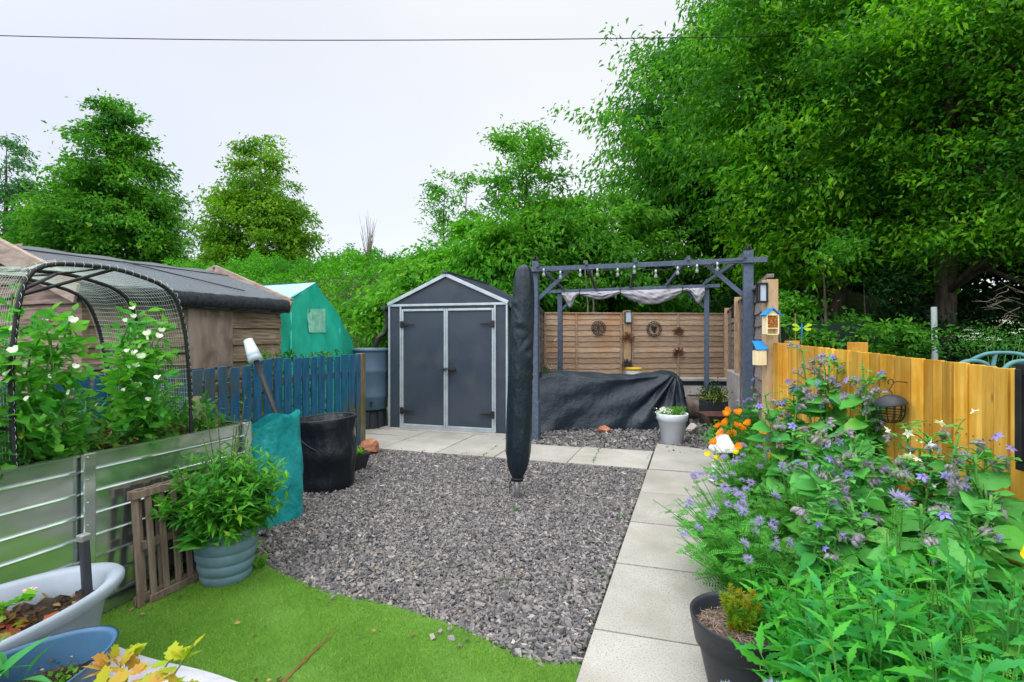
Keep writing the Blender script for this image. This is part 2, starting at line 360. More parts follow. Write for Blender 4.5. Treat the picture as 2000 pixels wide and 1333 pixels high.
def slab_mat():
    m, nt, b = newmat('concrete_slabs')
    col = ramp(nt, noise(nt, 2.2, 6), [(.3, (.29,.28,.245)), (.7, (.40,.385,.345))])
    col = mixc(nt, ramp(nt, noise(nt, 130, 2), [(.35, (1,1,1)), (.45, (0,0,0))]), col, (.2,.19,.17))
    col = mixc(nt, ramp(nt, noise(nt, 1.3, 7, rough=.7), [(.5, (0,0,0)), (.72, (.75,.75,.75))]), col, (.235,.22,.175))
    col = mixc(nt, ramp(nt, noise(nt, 9, 6), [(.66, (0,0,0)), (.8, (.6,.6,.6))]), col, (.46,.45,.41))
    v = N(nt, 'ShaderNodeMapRange'); v.inputs[3].default_value = .86; v.inputs[4].default_value = 1.1
    nt.links.new(island(nt), v.inputs[0]); h = N(nt, 'ShaderNodeVectorMath', operation='SCALE')
    nt.links.new(col, h.inputs[0]); nt.links.new(v.outputs[0], h.inputs['Scale'])
    nt.links.new(h.outputs[0], b.inputs['Base Color']); b.inputs['Roughness'].default_value = .85
    bumpn(nt, b, noise(nt, 60, 6), .35, .003); return m
M['slab'] = slab_mat()
def gravel_mat():
    m, nt, b = newmat('slate_chippings')
    col = ramp(nt, island(nt), [(0, (.035,.037,.042)), (.3, (.105,.105,.11)), (.5, (.20,.185,.178)), (.68, (.08,.085,.095)), (.8, (.29,.26,.245)), (.93, (.21,.17,.15)), (1, (.42,.40,.38))])
    col = mixc(nt, ramp(nt, noise(nt, .9, 4), [(.35, (0,0,0)), (.7, (.5,.5,.5))]), col, (.165,.148,.140))
    nt.links.new(col, b.inputs['Base Color']); b.inputs['Roughness'].default_value = .75
    bumpn(nt, b, noise(nt, 120, 3), .3, .003); return m
M['gravel'] = gravel_mat()
def galv_mat():
    m, nt, b = newmat('galvanised_corrugated_steel')
    col = ramp(nt, noise(nt, 5, 5, (1, 1, 3)), [(.3, (.52,.60,.58)), (.7, (.68,.75,.73))])
    nt.links.new(col, b.inputs['Base Color']); b.inputs['Metallic'].default_value = .92
    r = N(nt, 'ShaderNodeMapRange'); r.inputs[3].default_value = .10; r.inputs[4].default_value = .24
    nt.links.new(noise(nt, 6, 4, (1, 1, 2)), r.inputs[0]); nt.links.new(r.outputs[0], b.inputs['Roughness'])
    bumpn(nt, b, noise(nt, 2.2, 2, (1, 1, 1.5)), .35, .02); return m
M['galv'] = galv_mat()
def lawn_mat():
    m, nt, b = newmat('artificial_grass')
    col = ramp(nt, noise(nt, 3, 5), [(.35, (.08,.20,.02)), (.65, (.14,.30,.04))])
    nt.links.new(col, b.inputs['Base Color']); b.inputs['Roughness'].default_value = .8
    bumpn(nt, b, noise(nt, 260, 3), 1, .01); return m
M['lawn'] = lawn_mat()
M['blade'] = leafm('grass_blades', (.11,.25,.025), (.24,.42,.065), (.15,.32,.04), .25, .5, big=2.5)

# ------------------------------------------------------------------ leaf templates and scattering
def T_diamond(wd=.45, droop=.15):
    return A([0,0,0],[.45,wd/2,.06],[1,0,-droop],[.45,-wd/2,.06]), np.array([[0,1,2],[0,2,3]])[:, ::-1].copy()
def T_leaf(n=6, wd=.4, peak=.4, fold=.18, droop=.25, teeth=0., stalk=0.):
    V = []; t = np.linspace(0, 1, n+1)
    for i, q in enumerate(t):
        s = (q/peak)**.8 if q < peak else (1-(q-peak)/(1-peak))**.85
        wv = wd/2*max(s, .02)
        if teeth and 0 < i < n: wv *= 1+teeth*(1 if i % 2 else -1)
        x = stalk+q*(1-stalk); z = -droop*q*q
        xe = x-(.6*teeth/n if i % 2 == 0 else 0)
        V += [[xe, wv, z+fold*wv], [x, 0, z], [xe, -wv, z+fold*wv]]
    F = []
    for i in range(n):
        a = i*3; F += [(a, a+3, a+4, a+1), (a+1, a+4, a+5, a+2)]
    return A(*V), np.array(F)[:, ::-1].copy()
def T_big(n=16, m=8, wd=.66, droop=.35, seed=0):
    """broad wrinkled leaf with wavy edge"""
    rg = np.random.default_rng(seed); P = np.zeros((n+1, m+1, 3))
    for i in range(n+1):
        q = i/n; s = math.sin(PI*min(1, q**.75)*.98+.03)
        for j in range(m+1):
            v = j/m*2-1
            P[i, j] = [q+.02*rg.normal()*abs(v), v*wd/2*s*(1+.06*rg.normal()*abs(v)), -droop*q*q+.10*abs(v)*s-.05*v*v*s+.03*math.sin(9*q+5*abs(v))*abs(v)+.014*math.sin((q-.35*abs(v))*40)*min(1, abs(v)*3)*s]
    mb = MB().grid(P); return np.concatenate(mb.V), mb.P[0][:, ::-1].copy()
def T_fern(n=9, wd=.55, droop=.3):
    V = []; F = []
    for i in range(n):
        q = (i+.6)/n; L = wd/2*math.sin(PI*(.12+.85*q))**.8; z = -droop*q*q
        for s in (1, -1):
            k = len(V); c = A(q, 0, z); d = nrm(A(.55, s, .08)); e = nrm(A(1, -s*.3, 0)); ww = .38/n
            for t0, t1 in ((0, .55), (.35, 1.)):
                k = len(V); a = c+d*L*t0; bq = c+d*L*t1
                V += [a, (a+bq)/2+e*ww, bq, (a+bq)/2-e*ww]; F.append((k, k+1, k+2, k+3))
    k = len(V); V += [[0, .008, 0], [1, .003, -droop], [1, -.003, -droop], [0, -.008, 0]]; F.append((k, k+1, k+2, k+3))
    return A(*V), np.array(F)
def scatter(mb, T, pos, dirs, up=None, size=.1, rng=None, roll=.6):
    V, F = T; n = len(pos); pos = np.asarray(pos, float); x = nrm(dirs)
    if up is None: up = np.tile(Z, (n, 1))
    if roll and rng is not None: up = up+rng.normal(0, roll, (n, 3))
    y = nrm(np.cross(up, x)); z = np.cross(x, y)
    size = np.ones(n)*size if np.isscalar(size) else np.asarray(size)
    Rm = np.stack([x, y, z], 2)*size[:, None, None]
    W = np.einsum('nij,vj->nvi', Rm, V)+pos[:, None, :]
    k = len(V); FF = (F[None]+(np.arange(n)*k)[:, None, None]).reshape(-1, F.shape[1])
    mb.add(W.reshape(-1, 3), FF); return mb
def sph(rng, n): return nrm(rng.normal(size=(n, 3)))

# ------------------------------------------------------------------ trees
def tree(name, label, cat, base, h, prof, h0, ncl, per, leaf, mat, T, spread=.5, droop=.5, seed=1, group=None, trunk_r=.15, lump=.25, limbs=14, bark='bark', lean=(0,0), inner=.32, flat=.55, squash=(1,1), boughs=14, bspread=1.):
    rng = np.random.default_rng(seed); base = np.asarray(base, float)
    t = thing(name, base, label, cat, group)
    # envelope with lumps
    ph = rng.random((7, 3))*2*PI
    def lumpf(a, q):
        s = 0
        for i in range(7): s = s+np.sin((i % 4+1)*a+ph[i, 0]+(2+3.1*i)*q+ph[i, 1])/ (1.6+.35*i)
        return 1+lump*s*.6
    nb = max(10, int(ncl/boughs)); q = rng.random(nb*8); wgt = prof(q)**1.3; keep = rng.random(len(q)) < wgt/wgt.max(); q = q[keep][:nb]; nb = len(q)
    a = rng.random(nb)*2*PI; rr = prof(q)*lumpf(a, q)*rng.uniform(.72, 1.04, nb)
    zz = h0+(h-h0)*q
    TIP = np.stack([base[0]+lean[0]*q+rr*np.cos(a)*squash[0], base[1]+lean[1]*q+rr*np.sin(a)*squash[1], base[2]+zz], 1)
    AX = np.stack([base[0]+lean[0]*q, base[1]+lean[1]*q, base[2]+np.maximum(h0*.5, zz-(.42-.35*droop)*rr)], 1)
    bi = rng.integers(nb, size=ncl); u = (.12+.9*rng.random(ncl)**inner)[:, None]; n = ncl; a = a[bi]; rb = rr[bi][:, None]
    C = AX[bi]*(1-u)+TIP[bi]*u; C[:, 2] += (rb*(.12*np.sin(u*PI)))[:, 0]
    C += rng.normal(0, 1, (n, 3))*(.07+.10*rb*(.5+.5*u))*A(1, 1, .38)*bspread
    out = np.stack([np.cos(a), np.sin(a), .25+0*a], 1)+rng.normal(0, .35, (n, 3)); out = nrm(out)
    N_ = n*per; ci = np.repeat(np.arange(n), per)
    s = rng.random(N_); p = C[ci]+out[ci]*((s-.35)*spread*1.3)[:, None]+rng.normal(0, spread*.3, (N_, 3))*A(1, 1, flat)
    p[:, 2] -= droop*.4*spread*s*s
    d = out[ci]*.8+rng.normal(0, .6, (N_, 3)); d[:, 2] -= droop
    mb = MB(); scatter(mb, T, p, d, None, leaf*(.45+1.0*rng.random(N_)), rng, .7)
    obj('crown', mb, mat, t)
    tb = MB(); k = 9
    pts = [A(base[0]+lean[0]*f+.06*math.sin(f*7+seed)*h*.1, base[1]+lean[1]*f+.05*math.cos(f*6)*h*.1, base[2]-.3+(h*.93+.3)*f) for f in np.linspace(0, 1, 10)]
    pts[0][:2] = base[:2]
    tb.tube(pts, [trunk_r*(1.25-1.17*f) for f in np.linspace(0, 1, 10)], k)
    for i in rng.permutation(nb)[:limbs]:
        f = max(.06, min(.92, (AX[i][2]-base[2])/(h*.93)-.04)); k0 = f*9; i0 = min(8, int(k0)); s0 = lerp(pts[i0], pts[i0+1], k0-i0)
        mid = (s0+TIP[i])/2+Z*.1*rr[i]+rng.normal(0, .08, 3); r0 = trunk_r*(1.1-f)*.42
        P = [(1-u)**2*s0+2*u*(1-u)*mid+u*u*TIP[i] for u in np.linspace(0, 1, 6)]
        tb.tube(P, [max(.008, r0*(1-.85*u)) for u in np.linspace(0, 1, 6)], 5)
    obj('trunk', tb, M[bark], t, smooth=True)
    return t
DIA = T_diamond(); DIAn = T_diamond(.36, .25); DIAr = T_diamond(.7, .1); LF4 = T_leaf(4, .42, .45, .2, .3)
def dome(r, p=.45, top=.12): return lambda q: r*(np.sin(PI*np.clip(q*(1-top)+top*.3, 0, 1)**p)**.8+.03)
def cone(r): return lambda q: r*(1.02-q)**.72*(np.minimum(1, q*5+.35))

# ================================================================== SETTING
def smooth(t): t = np.clip(t, 0, 1); return t*t*(3-2*t)
def hill(x, y):
    s = y+.9*np.maximum(x-1, 0)*.6
    e = 11.2+np.where(x < -3.2, -1.0, 1.6)
    return 4.0*smooth((s-e)/7.5)*(1-.45*smooth((x-1)/6))
g = np.concatenate([-np.geomspace(400, 14, 14), np.linspace(-13, 13, 53), np.geomspace(14, 400, 14)])
gy = np.concatenate([-np.geomspace(300, 6, 8), np.linspace(-5, 30, 71), np.geomspace(32, 450, 14)])
GX, GY = np.meshgrid(g, gy, indexing='ij'); GZ = hill(GX, GY)-.06
M['ground'] = surf('earth_and_turf', (.03,.055,.015), (.06,.09,.025), 3, .95, .8, 20, dist=.03, c3=(.05,.04,.025), s3=.8)
struct('ground', MB().grid(np.stack([GX, GY, GZ], 2)), M['ground'], smooth=True)

# gravel bed under the stones, lawn, slabs
EDGE = [gr(px, py)[:2] for px, py in ((480,1085),(505,1103),(570,1135),(640,1163),(700,1176),(760,1188),(830,1210),(900,1234),(960,1262),(1010,1288),(1070,1302),(1140,1304))]
EX = np.array([e[0] for e in EDGE]); EYY = np.array([e[1] for e in EDGE])
def edge_y(x): return np.interp(x, EX, EYY)
gb = MB(); xs = np.linspace(-3.9, -.46, 30)
P = np.zeros((30, 2, 3))
for i, x in enumerate(xs): P[i, 0] = [x, (edge_y(x) if x > EX[0] else EYY[0])-.05, -.012]; P[i, 1] = [x, 5.64, -.012]
gb.grid(P[:, ::-1]); gb.poly([(-2.45, 6.4, -.012), (1.1, 6.4, -.012), (1.1, 10.6, -.012), (-3.2, 10.6, -.012)])
M['gravel_under'] = surf('dark_grit', (.05,.05,.055), (.09,.085,.085), 40, .95, .8, 80)
struct('gravel_bed', gb, M['gravel_under'])
rng = np.random.default_rng(5)
def stones(n, fx, size, zr, rng):
    p = fx(n); n = len(p)
    B = A([-1,-1,-1],[1,-1,-1],[1,1,-1],[-1,1,-1],[-1,-1,1],[1,-1,1],[1,1,1],[-1,1,1])
    V = B[None]*(1+rng.uniform(-.42, .28, (n, 8, 1)))+rng.normal(0, .12, (n, 8, 3))
    V *= (.7+.5*rng.random(n)**3)[:, None, None]*np.stack([rng.uniform(.6, 1.5, n), rng.uniform(.4, .85, n), rng.uniform(.22, .5, n)], 1)[:, None]*size*(.6+.7*rng.random(n))[:, None, None]*.5
    ax = sph(rng, n)*A(.5, .5, 1); ax = nrm(ax); an = rng.random(n)*2*PI
    K = np.zeros((n, 3, 3)); K[:,0,1]=-ax[:,2]; K[:,0,2]=ax[:,1]; K[:,1,0]=ax[:,2]; K[:,1,2]=-ax[:,0]; K[:,2,0]=-ax[:,1]; K[:,2,1]=ax[:,0]
    Rm = np.eye(3)+np.sin(an)[:,None,None]*K+(1-np.cos(an))[:,None,None]*(K@K)
    V = np.einsum('nij,nvj->nvi', Rm, V); V[..., :2] += p[:, None]; V[..., 2] += (zr[0]+(zr[1]-zr[0])*rng.random(n))[:, None]
    F = np.array([(0,3,2,1),(4,5,6,7),(0,1,5,4),(1,2,6,5),(2,3,7,6),(3,0,4,7)])
    return V.reshape(-1, 3), (F[None]+(np.arange(n)*8)[:, None, None]).reshape(-1, 4)
def front(n):
    x = rng.uniform(-3.8, -.475, n); y = 1.6+4.03*rng.random(n)**1.15
    k = (y > edge_y(x)+.015*rng.normal(size=n)) & (x > -3.75) & ((x > -2.83) | (y > 2.9)); return np.stack([x, y], 1)[k]
def back(n):
    x = rng.uniform(-2.45, 1.0, n); y = 6.5+3.9*rng.random(n)**1.3; return np.stack([x, y], 1)
mb = MB()
mb.add(*stones(110000, front, .0275, (-.008, .016), rng)); mb.add(*stones(9000, back, .046, (-.008, .014), rng))
def stray(n):
    p = [gr(px, py)[:2] for px, py in ((860,1246),(878,1240),(881,1257),(898,1273),(912,1262),(968,1268),(1003,1283),(1033,1284),(1008,1290),(650,1176),(845,1255))]
    return np.array(p)
mb.add(*stones(11, stray, .032, (.026, .028), rng))
tag(obj('gravel', mb, M['gravel']), 'loose purple grey slate chippings filling the yard in front of the shed', 'gravel', kind='stuff')

lawn = MB(); xs = np.linspace(-2.86, -.46, 40); P = np.zeros((40, 12, 3))
for i, x in enumerate(xs):
    y1 = float(edge_y(x))
    if x < EX[0]: y1 = EYY[0]+.2
    for j, f in enumerate(np.linspace(0, 1, 12)): P[i, j] = [x, -1+(y1+1)*f, .014+.004*math.sin(5*x+3*f*9)]
lawn.grid(P); struct('lawn', lawn, M['lawn'], smooth=True)
n = 330000; x = rng.uniform(-2.86, -.465, n); y = .9+rng.random(n)*2.1
seamA, seamB = gr(655, 1243)[:2], gr(560, 1333)[:2]
sd = nrm(seamB-seamA); rel = np.stack([x, y], 1)-seamA; along = rel@sd; off = np.abs(rel@A(-sd[1], sd[0])+.004*np.sin(along*14))
k = (y < edge_y(x)+.012*rng.normal(size=n)) & ~((off < .006) & (along > -.02)); x = x[k]; y = y[k]; n = len(x)
d = rng.normal(0, .75, (n, 3)); d[:, 2] = 1
Tb = (A([0,-.09,0],[0,.09,0],[.6,.06,0],[1,0,.12],[.6,-.06,0]), np.array([[0,4,2,1]])); Tb = (Tb[0], np.array([[0,1,2,4],[2,3,4,4]]))
Tb = (A([0,-.07,0],[0,.07,0],[1,.02,.1],[1,-.02,.1]), np.array([[0,1,2,3]]))
mb = MB(); scatter(mb, Tb, np.stack([x, y, np.full(n, .014)], 1), d, None, rng.uniform(.008, .016, n), rng, 1)
tag(obj('artificial_grass', mb, M['blade']), 'short bright green artificial turf in the foreground', 'grass', kind='stuff')
# brown seam line in the turf
mb = MB(); P = []
for s in np.linspace(-.02, .6, 24):
    c = seamA+sd*s; wv = .002+.0055*max(0, math.sin(min(s/.5, 1)*PI))*(1+.5*math.sin(s*60)+.3*math.sin(s*143)); nn = A(-sd[1], sd[0]); c = c-nn*.004*math.sin(s*14)
    P.append([[*(c+nn*wv), .023], [*(c-nn*wv), .023]])
struct('turf_seam', mb.grid(P), surf('brown_joint_sand', (.10,.055,.012), (.16,.09,.025), 30, .9, .5, 90))

# slabs: a row in front of the shed and a path along the flower bed
sb = MB(); g_ = .006
def slab(x0, x1, y0, y1, y0b=None, y1b=None, z=.03):
    y0b = y0 if y0b is None else y0b; y1b = y1 if y1b is None else y1b
    dz = rng.normal(0, .002, 4)
    top = [[x0+g_, y0+g_, z+dz[0]], [x1-g_, y0b+g_, z+dz[1]], [x1-g_, y1b-g_, z+dz[2]], [x0+g_, y1-g_, z+dz[3]]]
    sb.poly([[a, b, -.03] for a, b, c in top], None); s = sb.V.pop(); sb.P.pop(); sb.n -= 4
    sb.add(np.concatenate([s, A(*top)]), [(0,3,2,1),(4,5,6,7),(0,1,5,4),(1,2,6,5),(2,3,7,6),(3,0,4,7)])
joints = [1.0-.76*1, 1.0, 1.745, 2.49, 3.25, 4.0, 4.78, 5.60]
for a, b in zip(joints[:-1], joints[1:]): slab(-.46, .30, a-.02, b-.02, a+.02, b+.02)
for k in range(2): slab(-.46, .30, -.52-.76*k, .24-.76*k)
slab(-.455, .30, 5.62, 6.98, 5.68, 6.78)
rowx = [-5.2, -4.45, -3.70, -2.94, -2.19, -1.33, -.46]
for a, b in zip(rowx[:-1], rowx[1:]): slab(a, b, 5.50+(a+3.7)*.035, 6.30+(a+3.7)*.06, 5.50+(b+3.7)*.035, 6.30+(b+3.7)*.06)
slab(-3.70, -2.94, 6.31, 6.9); slab(-4.45, -3.70, 6.29, 6.9); slab(-2.94, -2.3, 6.36, 6.9); slab(-5.2, -4.45, 6.26, 6.9)
struct('path', sb, M['slab'], bevel=.004)
# dark bedding under slabs and soil of the flower bed
struct('bedding', MB().box((-.08, 1.9, -.04), (.80, 7.4, .05)).box((-2.85, 6.2, -.041), (4.8, 1.35, .05)).box((-.08, 6.2, -.0405), (.80, 1.3, .05)), M['soil'])
sp = MB(); xs = np.linspace(0, 1, 14); ys = np.linspace(0, 7.8, 50); P = np.zeros((14, 50, 3))
def fenx(y): return np.interp(y, [0, 1.6, 2.9, 5.3, 7.8], [2.0, 1.70, 1.35, .70, .72])
for i, f in enumerate(xs):
    for j, y in enumerate(ys): P[i, j] = [.315+(max(fenx(y), .34)-.315-.02)*f, y, .05+.03*math.sin(i*1.7+j)+.02*rng.random()]
struct('flower_bed', sp.grid(P), M['soil'], smooth=True)
# moss tufts in slab joints
mb = MB(); pp = []
for (wx, wy, wn) in ((1006,995,26),(1010,1000,16),(1185,905,14),(1215,1010,18),(745,893,16),(1095,1160,8),(1240,960,16),(1170,1120,20),(1348,855,20),(1110,862,14),(985,1140,6)):
    c_ = gr(wx, wy, .01)
    for k in range(wn): pp.append(c_+A(rng.normal(0, .012), rng.normal(0, .012), rng.random()*.015))
for (ax_, ay, bx, by, m_) in ((941,893,975,868,40),(1158,905,1172,875,60),(1262,900,1283,868,25)):
    for k in range(m_):
        f = rng.random(); q = gr(ax_+(bx-ax_)*f+rng.normal(0, .5), ay+(by-ay)*f, .03); pp.append(q)
for k in range(50): q = A(-.465, 2.2+rng.random()*3, .0); pp.append(q)
pp = np.array(pp); d = rng.normal(0, 1, (len(pp), 3)); d[:, 2] = np.abs(d[:, 2])
scatter(mb, DIA, pp, d, None, rng.uniform(.012, .028, len(pp)), rng)
tag(obj('joint_moss', mb, M['lf_weed']), 'small tufts of moss and weed growing in the slab joints and gravel', 'moss', kind='stuff')

# ================================================================== GREY SHED
S0 = A(-4.38, 6.76, .05); S1 = A(-2.50, 6.85, .05)
sx_ = nrm(S1-S0); sy_ = A(-sx_[1], sx_[0], 0); SW = 1.882; SD = 1.75; EH = 1.85; RH = 2.29
def sp_(x, y, z): return S0+sx_*x+sy_*y+Z*z
SR = np.stack([sx_, sy_, Z], 1)
def sbox(mb, x0, x1, y0, y1, z0, z1): return mb.box(sp_((x0+x1)/2, (y0+y1)/2, (z0+z1)/2), (x1-x0, y1-y0, z1-z0), SR)
shed = thing('garden_shed', S0, 'dark grey plastic garden shed with silver frame and closed double doors', 'shed')
mb = MB(); sbox(mb, .0, .21, .0, .03, 0, EH); sbox(mb, 1.69, SW, .0, .03, 0, EH); sbox(mb, 0, .03, .03, SD, 0, EH); sbox(mb, SW-.03, SW, .03, SD, 0, EH); sbox(mb, .03, SW-.03, SD-.03, SD, 0, EH)
sbox(mb, .21, 1.69, .0, .03, 1.80, EH); obj('wall', mb, M['shed_panel'], shed)
for yy in (.002, SD-.03):
    mb = MB().poly([sp_(0.02, yy, EH+.004), sp_(SW-.02, yy, EH+.004), sp_(SW/2, yy, RH-.02)], sy_*.02); obj('gable', mb, M['shed_panel'], shed)
mb = MB()
for a in (0.0, SW): mb.beam(sp_(a, -.006, 0), sp_(a, -.006, EH), .028, .028)
mb.beam(sp_(-.01, -.008, EH), sp_(SW+.01, -.008, EH), .03, .034)
mb.beam(sp_(-.02, -.018, EH+.015), sp_(SW/2, -.018, RH), .03, .05); mb.beam(sp_(SW+.02, -.018, EH+.015), sp_(SW/2, -.018, RH), .031, .05)
for a in (.195, 1.705): mb.beam(sp_(a, -.006, 0), sp_(a, -.006, EH-.02), .026, .03)
mb.beam(sp_(.2, -.0065, .012), sp_(1.7, -.0065, .012), .026, .028)
obj('frame_trim', mb, M['alu'], shed, bevel=.003)
rf = MB()
for sgn in (-1, 1):
    e = sp_(SW/2+sgn*(SW/2+.09), -.004, EH-.035); r = sp_(SW/2, -.004, RH+.03)
    n_ = 14; P = []
    for i in range(n_+1): q = lerp(e, r, i/n_); P.append([q, q+sy_*(SD+.1)])
    V = np.array(P); rf.grid(V); rf.grid((V-Z*.02)[:, ::-1]); rf.poly([V[0, 0], V[-1, 0], V[-1, 0]-Z*.025, V[0, 0]-Z*.025], sy_*-.003)
    for i in range(0, 15): q = sp_(0, 0, 0); f = i/14; a = e+sy_*(SD+.1)*f; b = r+sy_*(SD+.1)*f; rf.beam(a+Z*.006, b+Z*.006, .02, .014)
obj('roof', rf, M['shed_panel'], shed)
mb = MB().beam(sp_(SW/2, -.07, RH+.035), sp_(SW/2, SD+.06, RH+.035), .10, .03); obj('ridge_cap', mb, M['shed_panel'], shed, bevel=.006)
for gx in (-.09, SW+.09): obj('gutter', MB().beam(sp_(gx, -.05, EH-.04), sp_(gx, SD+.05, EH-.04), .07, .05), M['shed_panel'], shed, bevel=.006)
for (a, b, hx) in ((.215, .935, .225), (.945, 1.685, 1.675)):
    dd = obj('door', sbox(MB(), a+.02, b-.02, .004, .024, .05, 1.77), M['shed_panel'], shed)
    fr = MB(); fr.beam(sp_(a+.012, -.004, .03), sp_(a+.012, -.004, 1.79), .03, .03).beam(sp_(b-.012, -.004, .03), sp_(b-.012, -.004, 1.79), .03, .03)
    fr.beam(sp_(a+.03, -.0045, .045), sp_(b-.03, -.0045, .045), .028, .032).beam(sp_(a+.03, -.0045, 1.775), sp_(b-.03, -.0045, 1.775), .028, .032)
    obj('door_frame', fr, M['alu'], dd, bevel=.003)
    for hz in (.26, 1.56):
        s = 1 if hx < 1 else -1; hb = MB()
        sbox(hb, hx-.025, hx+.025, -.045, -.024, hz-.05, hz+.05); P = [sp_(hx, -.026, hz+.022), sp_(hx+s*.2, -.026, hz+.006), sp_(hx+s*.2, -.026, hz-.006), sp_(hx, -.026, hz-.022)]
        hb.poly(P if s < 0 else P[::-1], sy_*-.008); obj('hinge', hb, M['black_metal'], dd)
mb = MB(); sbox(mb, .885, 1.09, -.042, -.024, .885, .915); mb.tube([sp_(.875, -.05, .9), sp_(1.11, -.05, .9)], .011, 10); sbox(mb, 1.0, 1.09, -.05, -.03, .875, .925)
obj('bolt', mb, M['black_metal'], shed)
mb = MB(); sbox(mb, .965, .998, -.075, -.055, .80, .85); mb.tube([sp_(.971, -.065, .85), sp_(.971, -.065, .885), sp_(.982, -.065, .893), sp_(.992, -.065, .885), sp_(.992, -.065, .85)], .004, 6)
obj('padlock', mb, M['steel'], shed, bevel=.003)
mb = MB(); sbox(mb, -.12, SW+.1, -.1, SD+.1, -.06, -.004); struct('shed_base', mb, M['concrete'], bevel=.008)

# downpipe feeding the water butt
mb = MB(); q = [sp_(-.10, .10, EH-.06), sp_(-.10, .10, EH-.30), sp_(-.13, .08, EH-.42), sp_(-.22, .03, EH-.50), sp_(-.26, .02, 1.22)]
pts = []
for i in range(len(q)-1): pts += [lerp(q[i], q[i+1], f) for f in np.linspace(0, 1, 9)[:-1]]
pts.append(q[-1]); mb.tube(pts, [.034+(.003 if i % 2 else 0) for i in range(len(pts))], 12)
obj('downpipe', mb.tube([sp_(-.10, .10, EH-.01), sp_(-.10, .10, EH-.08)], .045, 12), M['black_metal'], shed, smooth=True)

WB = on(728, 7.95, 0); WB[0] -= .03
t = thing('water_butt', WB, 'blue grey plastic water butt on a black stand beside the shed', 'water butt')
prof = [(.19,.30),(.235,.31),(.25,.33),(.252,.48),(.262,.50),(.262,.53),(.255,.55),(.262,.86),(.272,.88),(.272,.92),(.262,.94),(.265,1.16),(.268,1.20),(.262,1.22)]
obj('barrel', MB().lathe(prof, 40, WB, cap0=True), M['butt'], t, smooth=True)
obj('lid', MB().lathe([(.28,1.20),(.283,1.225),(.275,1.24),(.2,1.25),(.02,1.255)], 40, WB, cap1=True), M['butt'], t, smooth=True)
st = MB().lathe([(.24,.0),(.22,.28),(.25,.30)], 8, WB, cap1=True)
for a in range(8): st.beam(WB+A(.235*math.cos(a*PI/4+.39), .235*math.sin(a*PI/4+.39), .0), WB+A(.222*math.cos(a*PI/4+.39), .222*math.sin(a*PI/4+.39), .29), .05, .04)
obj('stand', st, M['dark_plastic'], t)
cd = nrm(-WB*A(1,1,0)); tp = WB+cd*.262+A(0,0,.42)
obj('tap', MB().tube([tp-cd*.02, tp+cd*.05], .014, 10).tube([tp+cd*.045, tp+cd*.045-Z*.05], .011, 10).box(tp+cd*.04+Z*.02, (.05,.012,.02)), M['black_metal'], t)

# ================================================================== PARASOL
UB = on(1011, 4.53, 0)
t = thing('parasol', UB, 'closed garden parasol in a long navy black cover standing in the gravel', 'parasol')
obj('pole', MB().tube([UB-Z*.05, UB+A(-.01,.0,.25)], .028, 16), M['steel'], t, smooth=True)
rg = np.random.default_rng(3)
pr = [(.05,.165),(.043,.19),(.056,.215),(.075,.26),(.095,.33),(.108,.42),(.112,.55),(.110,.75),(.108,.95),(.106,1.15),(.105,1.35),(.103,1.55),(.100,1.75),(.092,1.88),(.08,1.97),(.062,2.035),(.038,2.065),(.008,2.075)]
zz = np.concatenate([np.linspace(.165, .45, 18), np.linspace(.47, 1.8, 60), np.linspace(1.82, 2.075, 18)])
prof = [(float(np.interp(z, [p[1] for p in pr], [p[0] for p in pr])), float(z)) for z in zz]
def wr(V):
    a = np.arctan2(V[:, 1], V[:, 0]); z = V[:, 2]; r = np.hypot(V[:, 0], V[:, 1])+1e-6
    f = 1+.03*np.sin(2*a+1.5*z)+.022*np.sin(5*a+2.3*np.sin(2.2*z)+2)+.012*np.sin(9*a-5*z)*np.sin(3*z)+.05*np.exp(-((z-.25)/.1)**2)*np.sin(16*a)+.04*np.exp(-((z-2)/.15)**2)*np.sin(8*a)
    for k in range(26):
        zc = .35+1.62*((k*.618) % 1); ac = (k*2.4) % (2*PI)-PI; da = (a-ac+PI) % (2*PI)-PI
        f += .085*np.exp(-((z-zc-.12*np.sin(k)*da)/.02)**2-(da/.45)**2)*(1 if k % 2 else -1)
    W = V.copy(); W[:, 0] *= f; W[:, 1] *= f; W[:, 0] += .05*(z-.2)/1.8; W[:, 1] += .012*(z-.2); return W
cv = obj('cover', MB().lathe(prof, 96, UB, fn=wr, cap1=True), M['umbrella'], t, smooth=True)
right = A(CS, SN, 0); tow = A(SN, -CS, 0)
obj('drawstring', MB().tube([UB+Z*.185+A(.05*math.cos(a), .05*math.sin(a), 0) for a in np.arange(20)*2*PI/20], .006, 6, closed=True).tube([UB+Z*.19-right*.05, UB+Z*.13-right*.075, UB+Z*.05-right*.07], .004, 5).tube([UB+Z*.19-right*.05, UB+Z*.15-right*.06, UB+Z*.08-right*.058], .004, 5), M['cable'], t, smooth=True)

